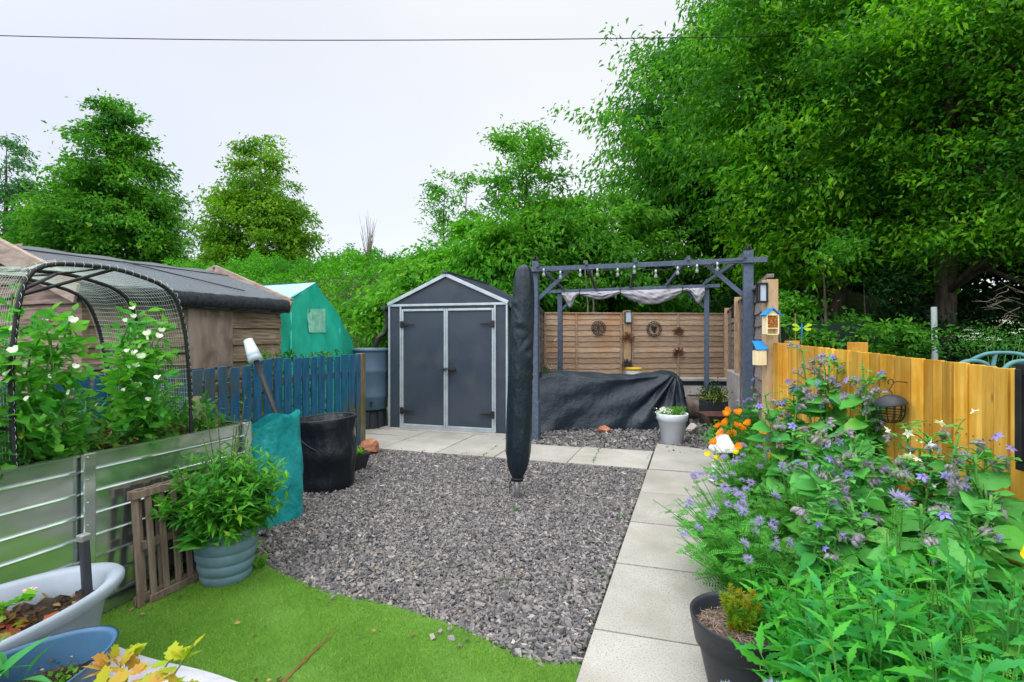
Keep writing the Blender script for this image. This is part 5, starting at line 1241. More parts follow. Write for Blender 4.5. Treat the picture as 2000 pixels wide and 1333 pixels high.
t, c3, zs, rs, sy = ovalpot('large pale grey oval planter with thick rim and strawberry plants', (-2.39, .95), .262, .57, .45, M['grey_planter'], .03, 3)
rg = np.random.default_rng(50); n = 300; a = rg.random(n)*2*PI; r = rs*np.sqrt(rg.random(n))*.95; p = c3+np.stack([r*np.cos(a), r*sy*np.sin(a), np.full(n, zs+.02)], 1)
mb = MB(); scatter(mb, DIAr, p, sph(rg, n)*A(1,1,.3), None, rg.uniform(.012, .045, n), rg, .9); obj('dead_leaves', mb, M['lf_dead'], t)
n = 150; p = c3+np.stack([rg.uniform(-.1, .2, n), rg.uniform(-.3, .22, n), zs+.03+.06*rg.random(n)], 1); mb = MB(); scatter(mb, T_leaf(6, .75, .5, .12, .1, .12), p, sph(rg, n)*A(1,1,.3), None, rg.uniform(.035, .065, n), rg, .4); obj('strawberry_leaves', mb, M['lf_red'], t)
n = 14; p = c3+np.stack([rg.uniform(-.06, .08, n), rg.uniform(.12, .28, n), zs+.08+.04*rg.random(n)], 1); mb = MB(); scatter(mb, T_leaf(6, .8, .5, .12, .1, .12), p, sph(rg, n)*A(1,1,.3), None, .06, rg, .4); obj('green_leaves', mb, M['lf_mid'], t)
fp = on(58, 1.98, zs+.10); mb = MB()
for k in range(5): a = k*2*PI/5; mb.poly([fp+A(.004*math.cos(a), .004*math.sin(a), 0), fp+A(.02*math.cos(a-.4), .02*math.sin(a-.4), .006), fp+A(.024*math.cos(a), .024*math.sin(a), .004), fp+A(.02*math.cos(a+.4), .02*math.sin(a+.4), .006)], A(0,0,.001))
fl = obj('strawberry_flower', mb, M['pt_pink'], t); obj('flower_centre', MB().ball(fp+Z*.004, .007, 8, 5), M['pt_yellow'], fl)
# hand spade with black shaft standing in the planter
a, b = on(172, 2.10, zs-.01), on(164, 2.12, .60); t = thing('garden_spade', a, 'black handled garden spade standing in the pale grey planter', 'spade'); dv = nrm(b-a)
obj('shaft', MB().beam(a+dv*.03, b, .030, .036), M['dark_plastic'], t, bevel=.006)
obj('grip', MB().box(b+dv*.012, (.036,.04,.03)), M['steel'], t, bevel=.006)
rt_ = np.stack([right, -tow, Z], 1); obj('blade', MB().poly([a+right*-.045+dv*.05, a+right*.045+dv*.055, a+right*.045-dv*.02, a+right*.0-dv*.05, a+right*-.045-dv*.02], tow*.006), M['dark_plastic'], t)

t, c3, zs, rs, sy = ovalpot('slate blue thin walled oval planter with sage', (-1.875, .73), .205, .46, .45, M['slate_planter'], .01, 4, taper=.84, thin=True)
n = 260; a = rg.random(n)*2*PI; r = rs*np.sqrt(rg.random(n)); p = c3+np.stack([r*np.cos(a), r*sy*np.sin(a), np.full(n, zs+.02)], 1); mb = MB(); scatter(mb, DIAr, p, sph(rg, n)*A(1,1,.3), None, rg.uniform(.008, .02, n), rg, .5); tag(obj('litter', mb, M['lf_dead'], t), kind='stuff')
sg = MB(); c = A(c3[0]-.01, c3[1]+.12, zs); T = T_leaf(10, .30, .5, .22, .35)
for k in range(46):
    a = rg.random()*2*PI; up = rg.uniform(.3, 2.2); b0 = c+rg.normal(0, .035, 3)*A(1,1.4,0)+Z*rg.uniform(0, .09); scatter(sg, T, [b0], [[math.cos(a), math.sin(a), up]], None, rg.uniform(.09, .18), rg, .25)
obj('sage_leaves', sg, M['lf_sage'], t); sb_ = MB()
for k in range(14): a = rg.random()*6.28; sb_.tube([c+rg.normal(0, .02, 3)*A(1,1,0), c+A(.05*math.cos(a), .05*math.sin(a), .13)], .004, 5)
obj('stems', sb_, M['stem'], t)
n = 60; p = c3+np.stack([rg.normal(.06, .02, n), rg.normal(.27, .03, n), zs+.01+.04*rg.random(n)], 1); mb = MB(); scatter(mb, DIAr, p, sph(rg, n)+Z, None, .02, rg); obj('seedlings', mb, M['lf_mid'], t)

# white cloth and golden plant
P = np.zeros((60, 40, 3)); 
for i in range(60):
    for j in range(40):
        x = -2.7+1.35*i/59; y = .4+1.2*j/39+.008*math.sin(x*9); e = min(1, (39-j)/3.)
        P[i, j] = [x, y, .030+.03*e+.010*math.sin(x*21+y*9+2*math.sin(y*11))*e+.008*math.sin(x*40-y*33)*e+.006*math.sin(x*71+y*58+3*math.sin(x*13))*e]
o = obj('dust_sheet', MB().grid(P), M['white_cloth'], loc=A(-2, 1, 0), smooth=True); tag(o, 'crumpled white sheet on the turf under the planters', 'sheet')
q = A(-1.32, .80, 0); t = thing('golden_shrub', q, 'shrub with yellow green and orange lobed leaves in the bottom left corner', 'shrub')
obj('pot', MB().lathe([(.10,.0),(.14,.24),(.15,.25),(.13,.24)], 24, q), M['dark_plastic'], t, smooth=True)
def T_lobed():
    pr = [(0,0),(.14,.10),(.30,.28),(.36,.20),(.5,.36),(.58,.22),(.74,.24),(.80,.12),(1,0)]; V = []
    for x, y in pr: V += [[x, y, .1*y-.12*x*x], [x, 0, -.12*x*x], [x, -y, .1*y-.12*x*x]]
    F = []
    for i in range(8): a = i*3; F += [(a, a+3, a+4, a+1), (a+1, a+4, a+5, a+2)]
    return A(*V), np.array(F)[:, ::-1].copy()
TL = T_lobed(); mb = MB(); sb_ = MB(); rg = np.random.default_rng(9)
for k, tp in enumerate((on(215, 1.45, zat(1290, 1.45)), on(250, 1.40, zat(1320, 1.40)), on(330, 1.5, zat(1292, 1.5)), on(378, 1.5, zat(1264, 1.5)), on(300, 1.42, zat(1330, 1.42)), on(350, 1.40, zat(1345, 1.40)), on(200, 1.3, zat(1345, 1.3)), on(270, 1.3, zat(1350, 1.3)), on(240, 1.5, zat(1285, 1.5)))):
    b0 = q+Z*.24; mid = lerp(b0, tp, .5)+Z*.10; pts = [(1-u)**2*b0+2*u*(1-u)*mid+u*u*tp for u in np.linspace(0, 1, 10)]; sb_.tube(pts, np.linspace(.005, .002, 10), 5)
    for i in range(4, 10):
        for s in range(3 if i < 9 else 4): a = rg.random()*6.28; scatter(mb, TL, [pts[i]], [[math.cos(a), math.sin(a), rg.normal(.2, .3)]], None, rg.uniform(.045, .075), rg, .4)
obj('foliage', mb, M['lf_golden'], t); obj('stems', sb_, M['redstem'], t)
# fallen petals on the turf
mb = MB(); p = [gr(x, y, .03) for x, y in ((358,1162),(350,1168),(290,1190),(283,1200),(325,1142),(262,1186),(470,1215),(490,1240),(520,1225),(640,1178),(735,1232),(505,1327),(520,1330),(540,1331),(563,1329),(575,1331),(540,1052),(548,1060),(795,1102),(806,1110),(1150,1042),(740,1110),(905,1190),(1020,1120),(660,1000),(1190,985),(700,1240),(812,1236))]
scatter(mb, DIAr, p, sph(rg, len(p))*A(1,1,.2), None, rg.uniform(.02, .035, len(p)), rg, .3); tag(obj('fallen_petals', mb, M['lf_dead']), 'few dry fallen petals and leaves scattered on the turf and gravel', 'petals', kind='stuff')

# ================================================================== DARK POT BOTTOM RIGHT
q = on(1450, 2.05, .03); t = thing('potted_plant', q, 'large charcoal round pot with small yellow green conifer at the bottom', 'potted plant')
obj('pot', MB().lathe([(.12,0),(.13,.01),(.165,.17),(.168,.18),(.180,.185),(.198,.285),(.200,.295),(.194,.297),(.186,.28),(.17,.19)], 64, q), M['dark_plastic'], t, smooth=True)
M['mulch'] = surf('wood_mulch', (.10,.07,.05), (.2,.15,.115), 40, .9, .8, 60); obj('soil', MB().lathe([(.001,.235),(.181,.23)], 32, q, cap0=False), M['mulch'], t)
rg = np.random.default_rng(77); n = 1500; a = rg.random(n)*2*PI; r = .178*np.sqrt(rg.random(n)); p = q+np.stack([r*np.cos(a), r*np.sin(a), .235+.014*rg.random(n)], 1)
mb = MB(); scatter(mb, (A([0,-.05,0],[1,-.04,0],[1,.04,.02],[0,.05,.02]), np.array([[0,1,2,3]])), p, sph(rg, n)*A(1,1,.25), None, rg.uniform(.012, .04, n), rg, .5)
M['chips'] = leafm('mulch_chips', (.10,.065,.05), (.34,.26,.21), None, .02); tag(obj('mulch_chips', mb, M['chips'], t), kind='stuff')
mb = MB(); sb_ = MB()
for k in range(46):
    a = rg.random()*6.28; e = rg.random()**.5; tp = q+A(.075*e*math.cos(a), .075*e*math.sin(a), .26+.155*rg.random()**.7*(1-.2*e)); b0 = q+A(.02*math.cos(a), .02*math.sin(a), .235); sb_.tube([b0, tp], .0018, 4)
    for i in range(9):
        f = .25+.75*i/8; p = lerp(b0, tp, f); m_ = 12; scatter(mb, T_diamond(.16, .1), np.tile(p, (m_, 1)), sph(rg, m_)+nrm(tp-b0)*.9, None, .024, rg)
obj('foliage', mb, M['lf_yg'], t); obj('stems', sb_, M['stem'], t)

# white lantern by the path
q = on(1412, 4.9, .05); t = thing('garden_lantern', q, 'white slatted wooden lantern tucked in the flowers by the path', 'lantern')
mb = MB(); 
def fr(s0, z0, s1, z1, inset=0):
    a = [q+right*x*s0+tow*y*s0+Z*z0 for x, y in a4]; b = [q+right*x*s1+tow*y*s1+Z*z1 for x, y in a4]
    for i in range(4): mb.poly([a[i], a[(i+1) % 4], b[(i+1) % 4], b[i]])
    mb.poly(a[::-1]); mb.poly(b)
fr(.11, 0, .07, .18); fr(.075, .18, .08, .195); fr(.10, .31, .035, .45); fr(.1, .295, .1, .31)
for x, y in a4: mb.beam(q+right*x*.07+tow*y*.07+Z*.19, q+right*x*.07+tow*y*.07+Z*.30, .010, .010)
obj('frame', mb, M['white'], t); obj('candle', MB().tube([q+Z*.19, q+Z*.25], .03, 14), M['lime'], t); obj('ring', MB().tube([q+Z*.47+right*.03*math.cos(a)+Z*.03*math.sin(a) for a in np.arange(16)*2*PI/16], .004, 5, closed=True), M['steel'], t)

# ================================================================== FLOWER BED
def protomesh(name, mb, m): me = mb.mesh(name, A(0,0,0), False); me.materials.append(M[m]); return me
def flower_star(m, r=.021):
    mb = MB()
    for k in range(5):
        a = k*2*PI/5; c, s = math.cos(a), math.sin(a); T = lambda x, y, z: (x*c-y*s, x*s+y*c, z)
        mb.poly([T(.002,0,.003), T(r*.5,r*.30,.0), T(r*1.15,0,-.004), T(r*.5,-r*.30,0)])
    mb.tube([(0,0,0),(0,0,.012)], [.004,.001], 6); return mb
def flower_buds(rg):
    mb = MB()
    for k in range(13): a = rg.random()*6.28; r = .022*rg.random()**.6; c = A(r*math.cos(a), r*math.sin(a), -.012*rg.random()-.3*r); mb.ball(c, .0065, 6, 4, 1.5); mb.tube([c+A(0,0,.008), A(0,0,.012)], .0014, 3)
    T = T_diamond(.1, .1); n = 90; scatter(mb, T, rg.normal(0, .012, (n, 3)), sph(rg, n), None, .011, rg); return mb
def flower_ball(rg, r=.022):
    mb = MB(); n = 60; d = sph(rg, n)*A(1,1,.8)+A(0,0,.6); scatter(mb, T_leaf(2, .5, .6, .3, .1), nrm(d)*r*.45, d, None, r*.65, rg); scatter(mb, T_diamond(.06, 0), nrm(d)*r*.4, d, None, r*1.25, rg); return mb
def flower_cup(r=.026):
    mb = MB()
    for k in range(4):
        a = k*PI/2; P = []
        for i in range(5):
            row = []
            for j in range(5): f = i/4; v = (j/4-.5)*1.9; rr = r*f**.7; row.append((rr*math.cos(a+v*.8)*(1-.1*v*v), rr*math.sin(a+v*.8)*(1-.1*v*v), r*.95*f**1.6+.002*(k % 2)))
            P.append(row)
        mb.grid(P)
    return mb
rg = np.random.default_rng(60)
FM = dict(star=protomesh('star_flower', flower_star('b'), 'pt_blue'), wstar=protomesh('white_star_flower', flower_star('b', .024), 'pt_white'), buds=protomesh('bud_cluster', flower_buds(rg), 'pt_bud'), ball=protomesh('lavender_flower', flower_ball(rg), 'pt_lav'), orange=protomesh('poppy_flower', flower_cup(), 'pt_orange'), yellow=protomesh('yellow_flower', flower_cup(.022), 'pt_yellow'))
NMS = dict(star='star_flower', wstar='star_flower', buds='bud_cluster', ball='lavender_flower', orange='poppy_flower', yellow='poppy_flower')
def bloom(kind, p, parent, rg, s=1, tilt=.5, face=.35):
    o = link(bpy.data.objects.new(NMS[kind], FM[kind])); o.parent = parent; o.location = tuple(np.asarray(p, float)-ORG[parent])
    o.rotation_euler = (face+rg.normal(0, tilt), rg.normal(0, tilt), rg.random()*6.28 if kind != 'x' else 0); s = s*rg.uniform(.8, 1.2); o.scale = (s, s, s)
TB = [T_big(seed=k) for k in range(3)]; TBs = T_leaf(8, .55, .45, .15, .35, .05)
def borage(label, px, d, top, n_st, rad, seed, nleaf=26, Lf=.17, fl=('star', 7, 9), white=False, spread=.5):
    rg = np.random.default_rng(seed); q = on(px, d, .06); t = thing('borage_plant', q, label, 'borage', 'borage plants in the flower bed'); H = zat(top, d)-.06
    sb_ = MB(); lv = MB(); sm_ = MB(); tips = []
    for k in range(n_st):
        a = rg.random()*6.28; rr = rad*rg.uniform(.2, 1) if n_st > 1 else 0; tp = q+A(math.cos(a)*rr, math.sin(a)*rr, H*rg.uniform(.72, 1) if k else H*.97); pts = np.array([lerp(q, tp, u)+Z*.06*math.sin(u*PI)*rr/rad for u in np.linspace(0, 1, 8)])+rg.normal(0, .006, (8, 3)); sb_.tube(pts, np.linspace(.011, .005, 8), 7)
        nl = int(nleaf*1.9)//n_st+1
        for i in range(nl):
            f = (i+.5)/nl*.85; p = lerp(q, tp, f); a2 = rg.random()*6.28; scatter(lv, TB[rg.integers(3)], [p], [[math.cos(a2), math.sin(a2), rg.normal(.1, .3)]], np.array([[0, -.45, 1.]]), Lf*(1.4-.75*f)*rg.uniform(.75, 1.15), rg, .25)
        for i in range(7):   # flowering branchlets
            f = rg.uniform(.72, 1); b0 = lerp(q, tp, f); a2 = rg.random()*6.28; b1 = b0+A(math.cos(a2)*.09, math.sin(a2)*.09, rg.uniform(.02, .07)); sb_.tube([b0, (b0+b1)/2+Z*.015, b1], .0028, 5); tips.append(b1)
            for j in range(5): a3 = rg.random()*6.28; scatter(sm_, TBs, [lerp(b0, b1, rg.random())], [[math.cos(a3), math.sin(a3), .3]], None, rg.uniform(.03, .06), rg, .3)
    n0 = len(sm_.V); obj('leaves', lv, M['lf_bor'], t, smooth=True); obj('small_leaves', sm_, M['lf_bor'], t, smooth=True); obj('stems', sb_, M['stem'], t, smooth=True)
    kind, ns, nb = fl; tips = [tips[i] for i in rg.permutation(len(tips))]
    for i in range(int(nb*.72)): bloom('buds', tips[i % len(tips)]+rg.normal(0, .014, 3), t, rg, 1.15)
    for i in range(int(ns*1.5)): bloom('wstar' if white else kind, tips[i % len(tips)]+rg.normal(0, .02, 3)+Z*.012+tow*.012, t, rg, 1.1, .4, .7)
    return t
borage('tallest borage with violet blue stars rising above the yellow fence', 1610, 3.55, 668, 5, .15, 1, 46, .19, ('star', 30, 34))
borage('tall borage with mauve buds just right of the tallest one', 1690, 3.2, 700, 5, .11, 2, 44, .21, ('star', 18, 26))
borage('leafy borage with mauve buds left of the tallest borage', 1540, 3.6, 765, 5, .2, 3, 46, .18, ('star', 8, 20))
borage('borage with hairy mauve buds in the middle of the bed', 1620, 2.65, 830, 6, .2, 4, 54, .19, ('star', 12, 34))
borage('broad leaved borage in front of the wire bird feeder', 1775, 2.5, 900, 5, .17, 5, 46, .20, ('star', 4, 14))
borage('borage with very broad leaves at the right picture edge', 1950, 2.15, 870, 6, .2, 6, 56, .22, ('star', 6, 22))
borage('borage with large leaves in the right centre of the bed', 1850, 1.98, 960, 5, .2, 7, 50, .22, ('star', 4, 12))
borage('low borage with blue stars behind the lavender flowers', 1700, 2.2, 960, 5, .2, 8, 50, .18, ('star', 7, 16))
borage('white flowered borage against the yellow fence', 1830, 2.45, 830, 6, .17, 9, 44, .13, ('wstar', 12, 14), white=True)
borage('small borage with blue stars leaning to the path edge', 1590, 2.25, 985, 3, .13, 10, 22, .13, ('star', 4, 7))

TFn = T_fern(9, .6, .35)
def ferny(name, label, cat, group, px, d, top, rad, n, seed, Lf=.11, fl='ball', nf=10, m='lf_phac', lean=(0,0), fs=1.0, reach=1.0):
    rg = np.random.default_rng(seed); q = on(px, d, .06); t = thing(name, q, label, cat, group); H = zat(top, d)-.06; sb_ = MB(); lv = MB(); P = []; D = []; S = []; tips = []
    for k in range(n):
        a = rg.random()*6.28; rr = rad*rg.random()**.5*reach; hh = H*(1-.45*rg.random())*(1-.25*(rr/rad)**2); tp = q+A(math.cos(a)*rr+lean[0]*rg.random(), math.sin(a)*rr+lean[1]*rg.random(), hh); mid = lerp(q, tp, .5)+Z*.1*hh; pts = [(1-u)**2*q+2*u*(1-u)*mid+u*u*tp for u in np.linspace(0, 1, 7)]; sb_.tube(pts, np.linspace(.004, .0018, 7), 5); tips.append(tp)
        for i in range(11): f = .15+.8*i/10; j = min(5, int(f*6)); p = lerp(pts[j], pts[j+1], f*6-j); a2 = i*2.4+a; P.append(p); D.append([math.cos(a2), math.sin(a2), rg.normal(.3, .3)]); S.append(Lf*(1.15-.6*f)*rg.uniform(.8, 1.2))
    scatter(lv, TFn, P, D, None, np.array(S), rg, .35); obj('foliage', lv, M[m], t); obj('stems', sb_, M['stem'], t)
    tips.sort(key=lambda p: -p[2]-.3*np.dot(p, tow))
    if isinstance(nf, list):
        sb2 = MB()
        for (bx_, by_, kd_) in nf:
            p = on(bx_, d-.15+rg.uniform(-.12, .12), 0); p[2] = zat(by_, d-.15); bloom(kd_, p-Z*.015, t, rg, fs, .35, .75); b0 = q+A(rg.normal(0, .05), rg.normal(0, .05), .05); sb2.tube([b0, lerp(b0, p, .5)+Z*.06, p-Z*.012], .0022, 5)
        obj('flower_stems', sb2, M['stem'], t); return t

    for i in range(nf):
        p = tips[i % len(tips)]; bloom(fl, p+Z*.02+rg.normal(0, .016, 3)*(i >= len(tips)), t, rg, fs, .4, .5)
    return t
G1 = 'lavender flowered phacelia plants'
ferny('phacelia_plant', 'phacelia spilling over the slab path with lavender clusters', 'phacelia', G1, 1455, 3.0, 940, .34, 60, 1, .13, nf=22, lean=(-.20,-.03), fs=1.0)
ferny('phacelia_plant', 'phacelia behind the one on the path, beside the white lantern', 'phacelia', G1, 1462, 4.1, 862, .30, 44, 2, .11, nf=20, lean=(-.1,0), fs=.9)
ferny('phacelia_plant', 'dark green phacelia hanging over the slab joint left of the toothed leaves', 'phacelia', G1, 1480, 2.6, 1000, .34, 56, 3, .13, nf=10, lean=(-.16,0), fs=.9)
ferny('phacelia_plant', 'phacelia with one large purple head in the centre of the bed', 'phacelia', G1, 1740, 1.98, 935, .12, 12, 4, .09, nf=2, fs=1.3, reach=.5)
ferny('phacelia_plant', 'phacelia in the middle of the bed below the borage buds', 'phacelia', G1, 1560, 3.0, 905, .26, 40, 5, .12, nf=14, fs=1.0)
ferny('phacelia_plant', 'phacelia head with bright purple flower at the bottom edge beside the charcoal pot', 'phacelia', G1, 1500, 1.42, 1322, .10, 12, 6, .07, nf=3, fs=1.0, lean=(-.06,-.02), reach=.6)
ferny('phacelia_plant', 'pale mauve phacelia standing before the pergola post', 'phacelia', G1, 1468, 6.0, 722, .16, 10, 7, .10, nf=9, fs=1.2)
G2 = 'californian poppies along the path'
ferny('poppy_plant', 'poppy plant with many orange flowers farthest along the path', 'poppy', G2, 1432, 5.1, 800, .28, 44, 8, .10, 'orange', [(1427,798,'orange'),(1417,809,'orange'),(1442,808,'orange'),(1420,826,'orange'),(1404,836,'orange'),(1412,844,'orange'),(1437,835,'orange'),(1445,841,'orange'),(1427,848,'orange'),(1434,851,'orange'),(1463,826,'orange')], 'lf_feather', lean=(-.08,0), fs=1.7)
ferny('poppy_plant', 'poppy plant with two orange flowers right of the main orange clump', 'poppy', G2, 1490, 4.6, 835, .22, 26, 9, .09, 'orange', [(1487,843,'orange'),(1500,843,'orange'),(1506,890,'orange'),(1520,872,'orange')], 'lf_feather', fs=1.4)
ferny('poppy_plant', 'poppy plant with yellow and orange flowers beside the white lantern', 'poppy', G2, 1428, 4.5, 890, .22, 26, 10, .08, 'yellow', [(1397,868,'orange'),(1384,881,'yellow'),(1445,872,'orange'),(1438,880,'yellow'),(1434,944,'yellow'),(1436,952,'yellow'),(1455,942,'orange'),(1398,898,'yellow'),(1408,938,'yellow')], 'lf_feather', lean=(-.08,-.12), fs=1.35)
ferny('poppy_plant', 'poppy plant with yellow flowers at the right picture edge', 'poppy', G2, 1975, 1.75, 1035, .14, 14, 11, .08, 'yellow', 5, 'lf_feather', fs=1.0)
G3 = 'feathery green plants without flowers'
ferny('feathery_plant', 'tall feathery green plant in front of the grey pergola post', 'herb', G3, 1478, 5.8, 745, .24, 26, 12, .16, 'buds', 4, 'lf_feather')
ferny('feathery_plant', 'feathery green plant at the foot of the first yellow boards', 'herb', G3, 1540, 4.6, 748, .20, 26, 13, .14, 'buds', 5, 'lf_feather')
ferny('feathery_plant', 'low feathery green plant between the poppies and the borage', 'herb', G3, 1520, 3.9, 840, .25, 36, 14, .13, 'buds', 3, 'lf_feather')

TT = T_leaf(12, .27, .42, .2, .5, .2)
G4 = 'bright green toothed leaf plants in the foreground'
def toothed(label, px, d, top, rad, n, seed, L=.12): 
    q = on(px, d, .05); t = thing('toothed_leaf_plant', q, label, 'plant', G4); L = L*(.8+.12*(seed*7 % 5)); bushy(t, q, n, 0, zat(top, d)-.05, rad, L, .26, 'lf_bright', seed, T=TT, per=17, hvar=.3, up=.35, out=1.15); return t
toothed('toothed leaf plant right behind the charcoal pot', 1580, 1.95, 1075, .17, 30, 1)
toothed('toothed leaf plant touching the charcoal pot on its right side', 1600, 1.55, 1150, .15, 26, 2)
toothed('tall toothed leaf plant left of the yellow flowers at the right', 1870, 1.55, 1055, .2, 34, 3, .13)
toothed('toothed leaf plant in the bottom centre of the flower bed', 1720, 1.5, 1080, .19, 34, 4, .13)
toothed('toothed leaf plant in the bottom right corner', 1960, 1.4, 1080, .2, 34, 5, .13)
toothed('low toothed leaf plant at the bottom edge of the picture', 1690, 1.22, 1200, .16, 28, 6, .12)
toothed('toothed leaf plant nearest the camera on the right', 1850, 1.18, 1185, .17, 28, 7, .12)
toothed('toothed leaf plant below the large purple flower head', 1680, 1.85, 1040, .16, 26, 8)
toothed('toothed leaf plant between the path and the broad borage leaves', 1790, 1.8, 1030, .17, 28, 9)
G5 = 'low mixed plants between the toothed leaves'
ferny('ferny_plant', 'ferny plant among the toothed leaves at the right centre', 'herb', G5, 1790, 1.62, 1040, .16, 26, 31, .10, 'buds', 0, 'lf_phac')
ferny('ferny_plant', 'ferny plant in front of the toothed leaves near the bottom right corner', 'herb', G5, 1900, 1.25, 1175, .13, 22, 32, .09, 'buds', 0, 'lf_feather')
ferny('ferny_plant', 'ferny plant just right of the charcoal pot', 'herb', G5, 1620, 1.70, 1105, .14, 22, 33, .09, 'buds', 0, 'lf_phac')
# ground cover
n = 9000; y = rg.uniform(1.0, 7.4, n); fx = np.interp(y, [0, 1.6, 2.9, 5.3, 7.8], [2.0, 1.70, 1.35, .70, .72]); x = .34+(fx-.04-.34)*rg.random(n); p = np.stack([x, y, .06+rg.random(n)**1.3*.38*np.clip((x-.2)/.3, .35, 1)], 1)
mb = MB(); scatter(mb, T_leaf(4, .42, .4, .2, .35), p, sph(rg, n)+Z*.3, None, rg.uniform(.04, .10, n), rg); tag(obj('bed_undergrowth', mb, M['lf_weed']), 'mixed low green foliage filling the flower bed under the flowers', 'undergrowth', kind='stuff')
mb = MB(); n = 70; p = np.stack([rg.uniform(-2.66, -2.5, n), rg.uniform(2.3, 2.5, n), rg.random(n)*.10], 1); scatter(mb, DIAr, p, sph(rg, n)+Z*.5, None, .06, rg); o = obj('small_weed', mb, M['lf_mid']); tag(o, 'small weed on the turf between slatted panel and blue pot', 'weed')

# ================================================================== BANK, HEDGES, TREES
rg = np.random.default_rng(99); n = 105000; x = rg.uniform(-26, 6, n); y = 10.2+rg.random(n)**.8*10.5
keep = (x > -1.25*y+2-4) & ((x < -4.4) | (y > 13.1+(x+3.6)*.5)); x = x[keep]; y = y[keep]; n = len(x)
lump = .35*np.sin(x*1.3+y*.7)+.3*np.sin(x*2.9-y*1.7+1)+.22*np.sin(x*5.1+y*4.3)+.15*np.sin(x*9-y*7)
z = hill(x, y)+.12+(.55+lump*.6)*rg.random(n)**.5
mb = MB(); d = sph(rg, n); d[:, 1] -= .4; d[:, 2] -= .1; scatter(mb, DIA, np.stack([x, y, z], 1), d, None, rg.uniform(.07, .19, n), rg)
tag(obj('bramble_bank', mb, M['lf_bank']), 'bright green brambles and undergrowth covering the bank behind the sheds', 'undergrowth', kind='stuff')
# pale elder-like blossom sprinkled on the bank
mb = MB(); cl = []
for k in range(90):
    cx = rg.uniform(-9, -3); cy = rg.uniform(11.5, 17); c = A(cx, cy, hill(cx, cy)+.75); m_ = 16; cl.append(c+rg.normal(0, .09, (m_, 3))*A(1,1,.4))
p = np.concatenate(cl); scatter(mb, DIAr, p, sph(rg, len(p))+Z, None, .03, rg); tag(obj('bank_blossom', mb, M['pt_white']), 'small white blossoms dotted over the green bank', 'blossom', kind='stuff')
def hz_(x, y): return float(hill(np.array(x), np.array(y)))
def tr(px, d, *a, **k): q = on(px, d, 0); q[2] = hz_(q[0], q[1]); return q
q = tr(228, 30); tree('tree', 'tall broad dark green tree standing alone above the timber shed roof', 'tree', q, zat(200, 30)-q[2], cone(4.25), .5, 1900, 30, .24, M['lf_far'], DIA, .8, .5, 1, 'trees beyond the bank', .28, lump=.14, limbs=30, inner=.35, boughs=7, bspread=1.6)
q = tr(120, 29); tree('tree', 'lower leafy side tree joined to the left of the tall one', 'tree', q, zat(330, 29)-q[2], cone(2.6), .5, 380, 24, .28, M['lf_far'], DIA, .75, .5, 2, 'trees beyond the bank', .2, lump=.3, limbs=14, boughs=5, bspread=1.5)
q = tr(508, 29); tree('tree', 'yellow green tree standing alone against the sky in the left half', 'tree', q, zat(258, 29)-q[2], cone(3.5), .3, 1150, 30, .22, M['lf_far2'], DIA, .75, .5, 13, 'trees beyond the bank', .22, lump=.18, limbs=26, inner=.35, boughs=5, bspread=1.5)
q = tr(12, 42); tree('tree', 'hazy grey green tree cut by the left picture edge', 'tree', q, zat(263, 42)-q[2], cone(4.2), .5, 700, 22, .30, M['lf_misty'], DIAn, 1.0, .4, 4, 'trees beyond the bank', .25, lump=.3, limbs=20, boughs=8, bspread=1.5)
q = tr(720, 20); mb = MB()
for k in range(26):
    a = rg.random()*6.28; h = rg.uniform(.5, 1.35); b0 = q+Z*.3; tp = q+A(.45*math.cos(a)*rg.random(), .3*math.sin(a), 1.0+h); mb.tube([b0, lerp(b0, tp, .5)+rg.normal(0, .05, 3), tp], [.016,.01,.004], 4)
o = obj('bare_shrub', mb, M['palebark'], loc=q); tag(o, 'leafless twiggy shrub on the skyline of the bank', 'shrub')
# middle trees behind the shed and pergola
q = tr(1030, 14.5); tree('tree', 'slender upright tree with small leaves behind the umbrella', 'tree', q, zat(252, 14.5)-q[2], lambda t_: .28+1.5*np.clip(1-t_, 0, 1)**.6*(1-.3*np.exp(-((t_-.55)/.1)**2)), .6, 620, 26, .14, M['lf_mid'], DIAn, .42, .1, 5, 'young trees behind the fence', .07, lump=.35, limbs=30, boughs=5, bspread=1.1)
q = tr(868, 15.5); tree('tree', 'thin young tree with fine twigs left of the slender upright one', 'tree', q, zat(335, 15.5)-q[2], lambda t_: .2+.55*np.clip(1-t_,0,1)**.7, .5, 170, 20, .12, M['lf_mid'], DIAn, .36, .15, 6, 'young trees behind the fence', .05, lump=.5, limbs=20, boughs=3, bspread=1)
q = tr(910, 15.8); tree('tree', 'sparse thin young tree directly beside the slender upright one', 'tree', q, zat(325, 15.8)-q[2], lambda t_: .2+.5*np.clip(1-t_,0,1)**.7, .5, 120, 18, .12, M['lf_mid'], DIAn, .34, .15, 7, 'young trees behind the fence', .045, lump=.5, limbs=16, boughs=3, bspread=1)
for i, (px, d, top, r, lab) in enumerate(((835,14.6,495,1.7,'bushy green tree directly behind the grey shed roof'), (955,14.6,435,2.0,'bushy green tree between shed roof and umbrella top'), (1095,15.4,392,2.0,'bushy green tree above the left end of the pergola'), (1195,16.2,368,2.3,'bushy tree with hanging leaves left of the big cherry'))):
    q = tr(px, d); tree('tree', lab, 'tree', q, zat(top, d)-q[2], dome(r), .3, 700, 26, .17, M['lf_mid'] if i != 1 else M['lf_bank'], DIA, .5, .7, 20+i, 'bushy trees behind the fence', .07, lump=.3, limbs=20)
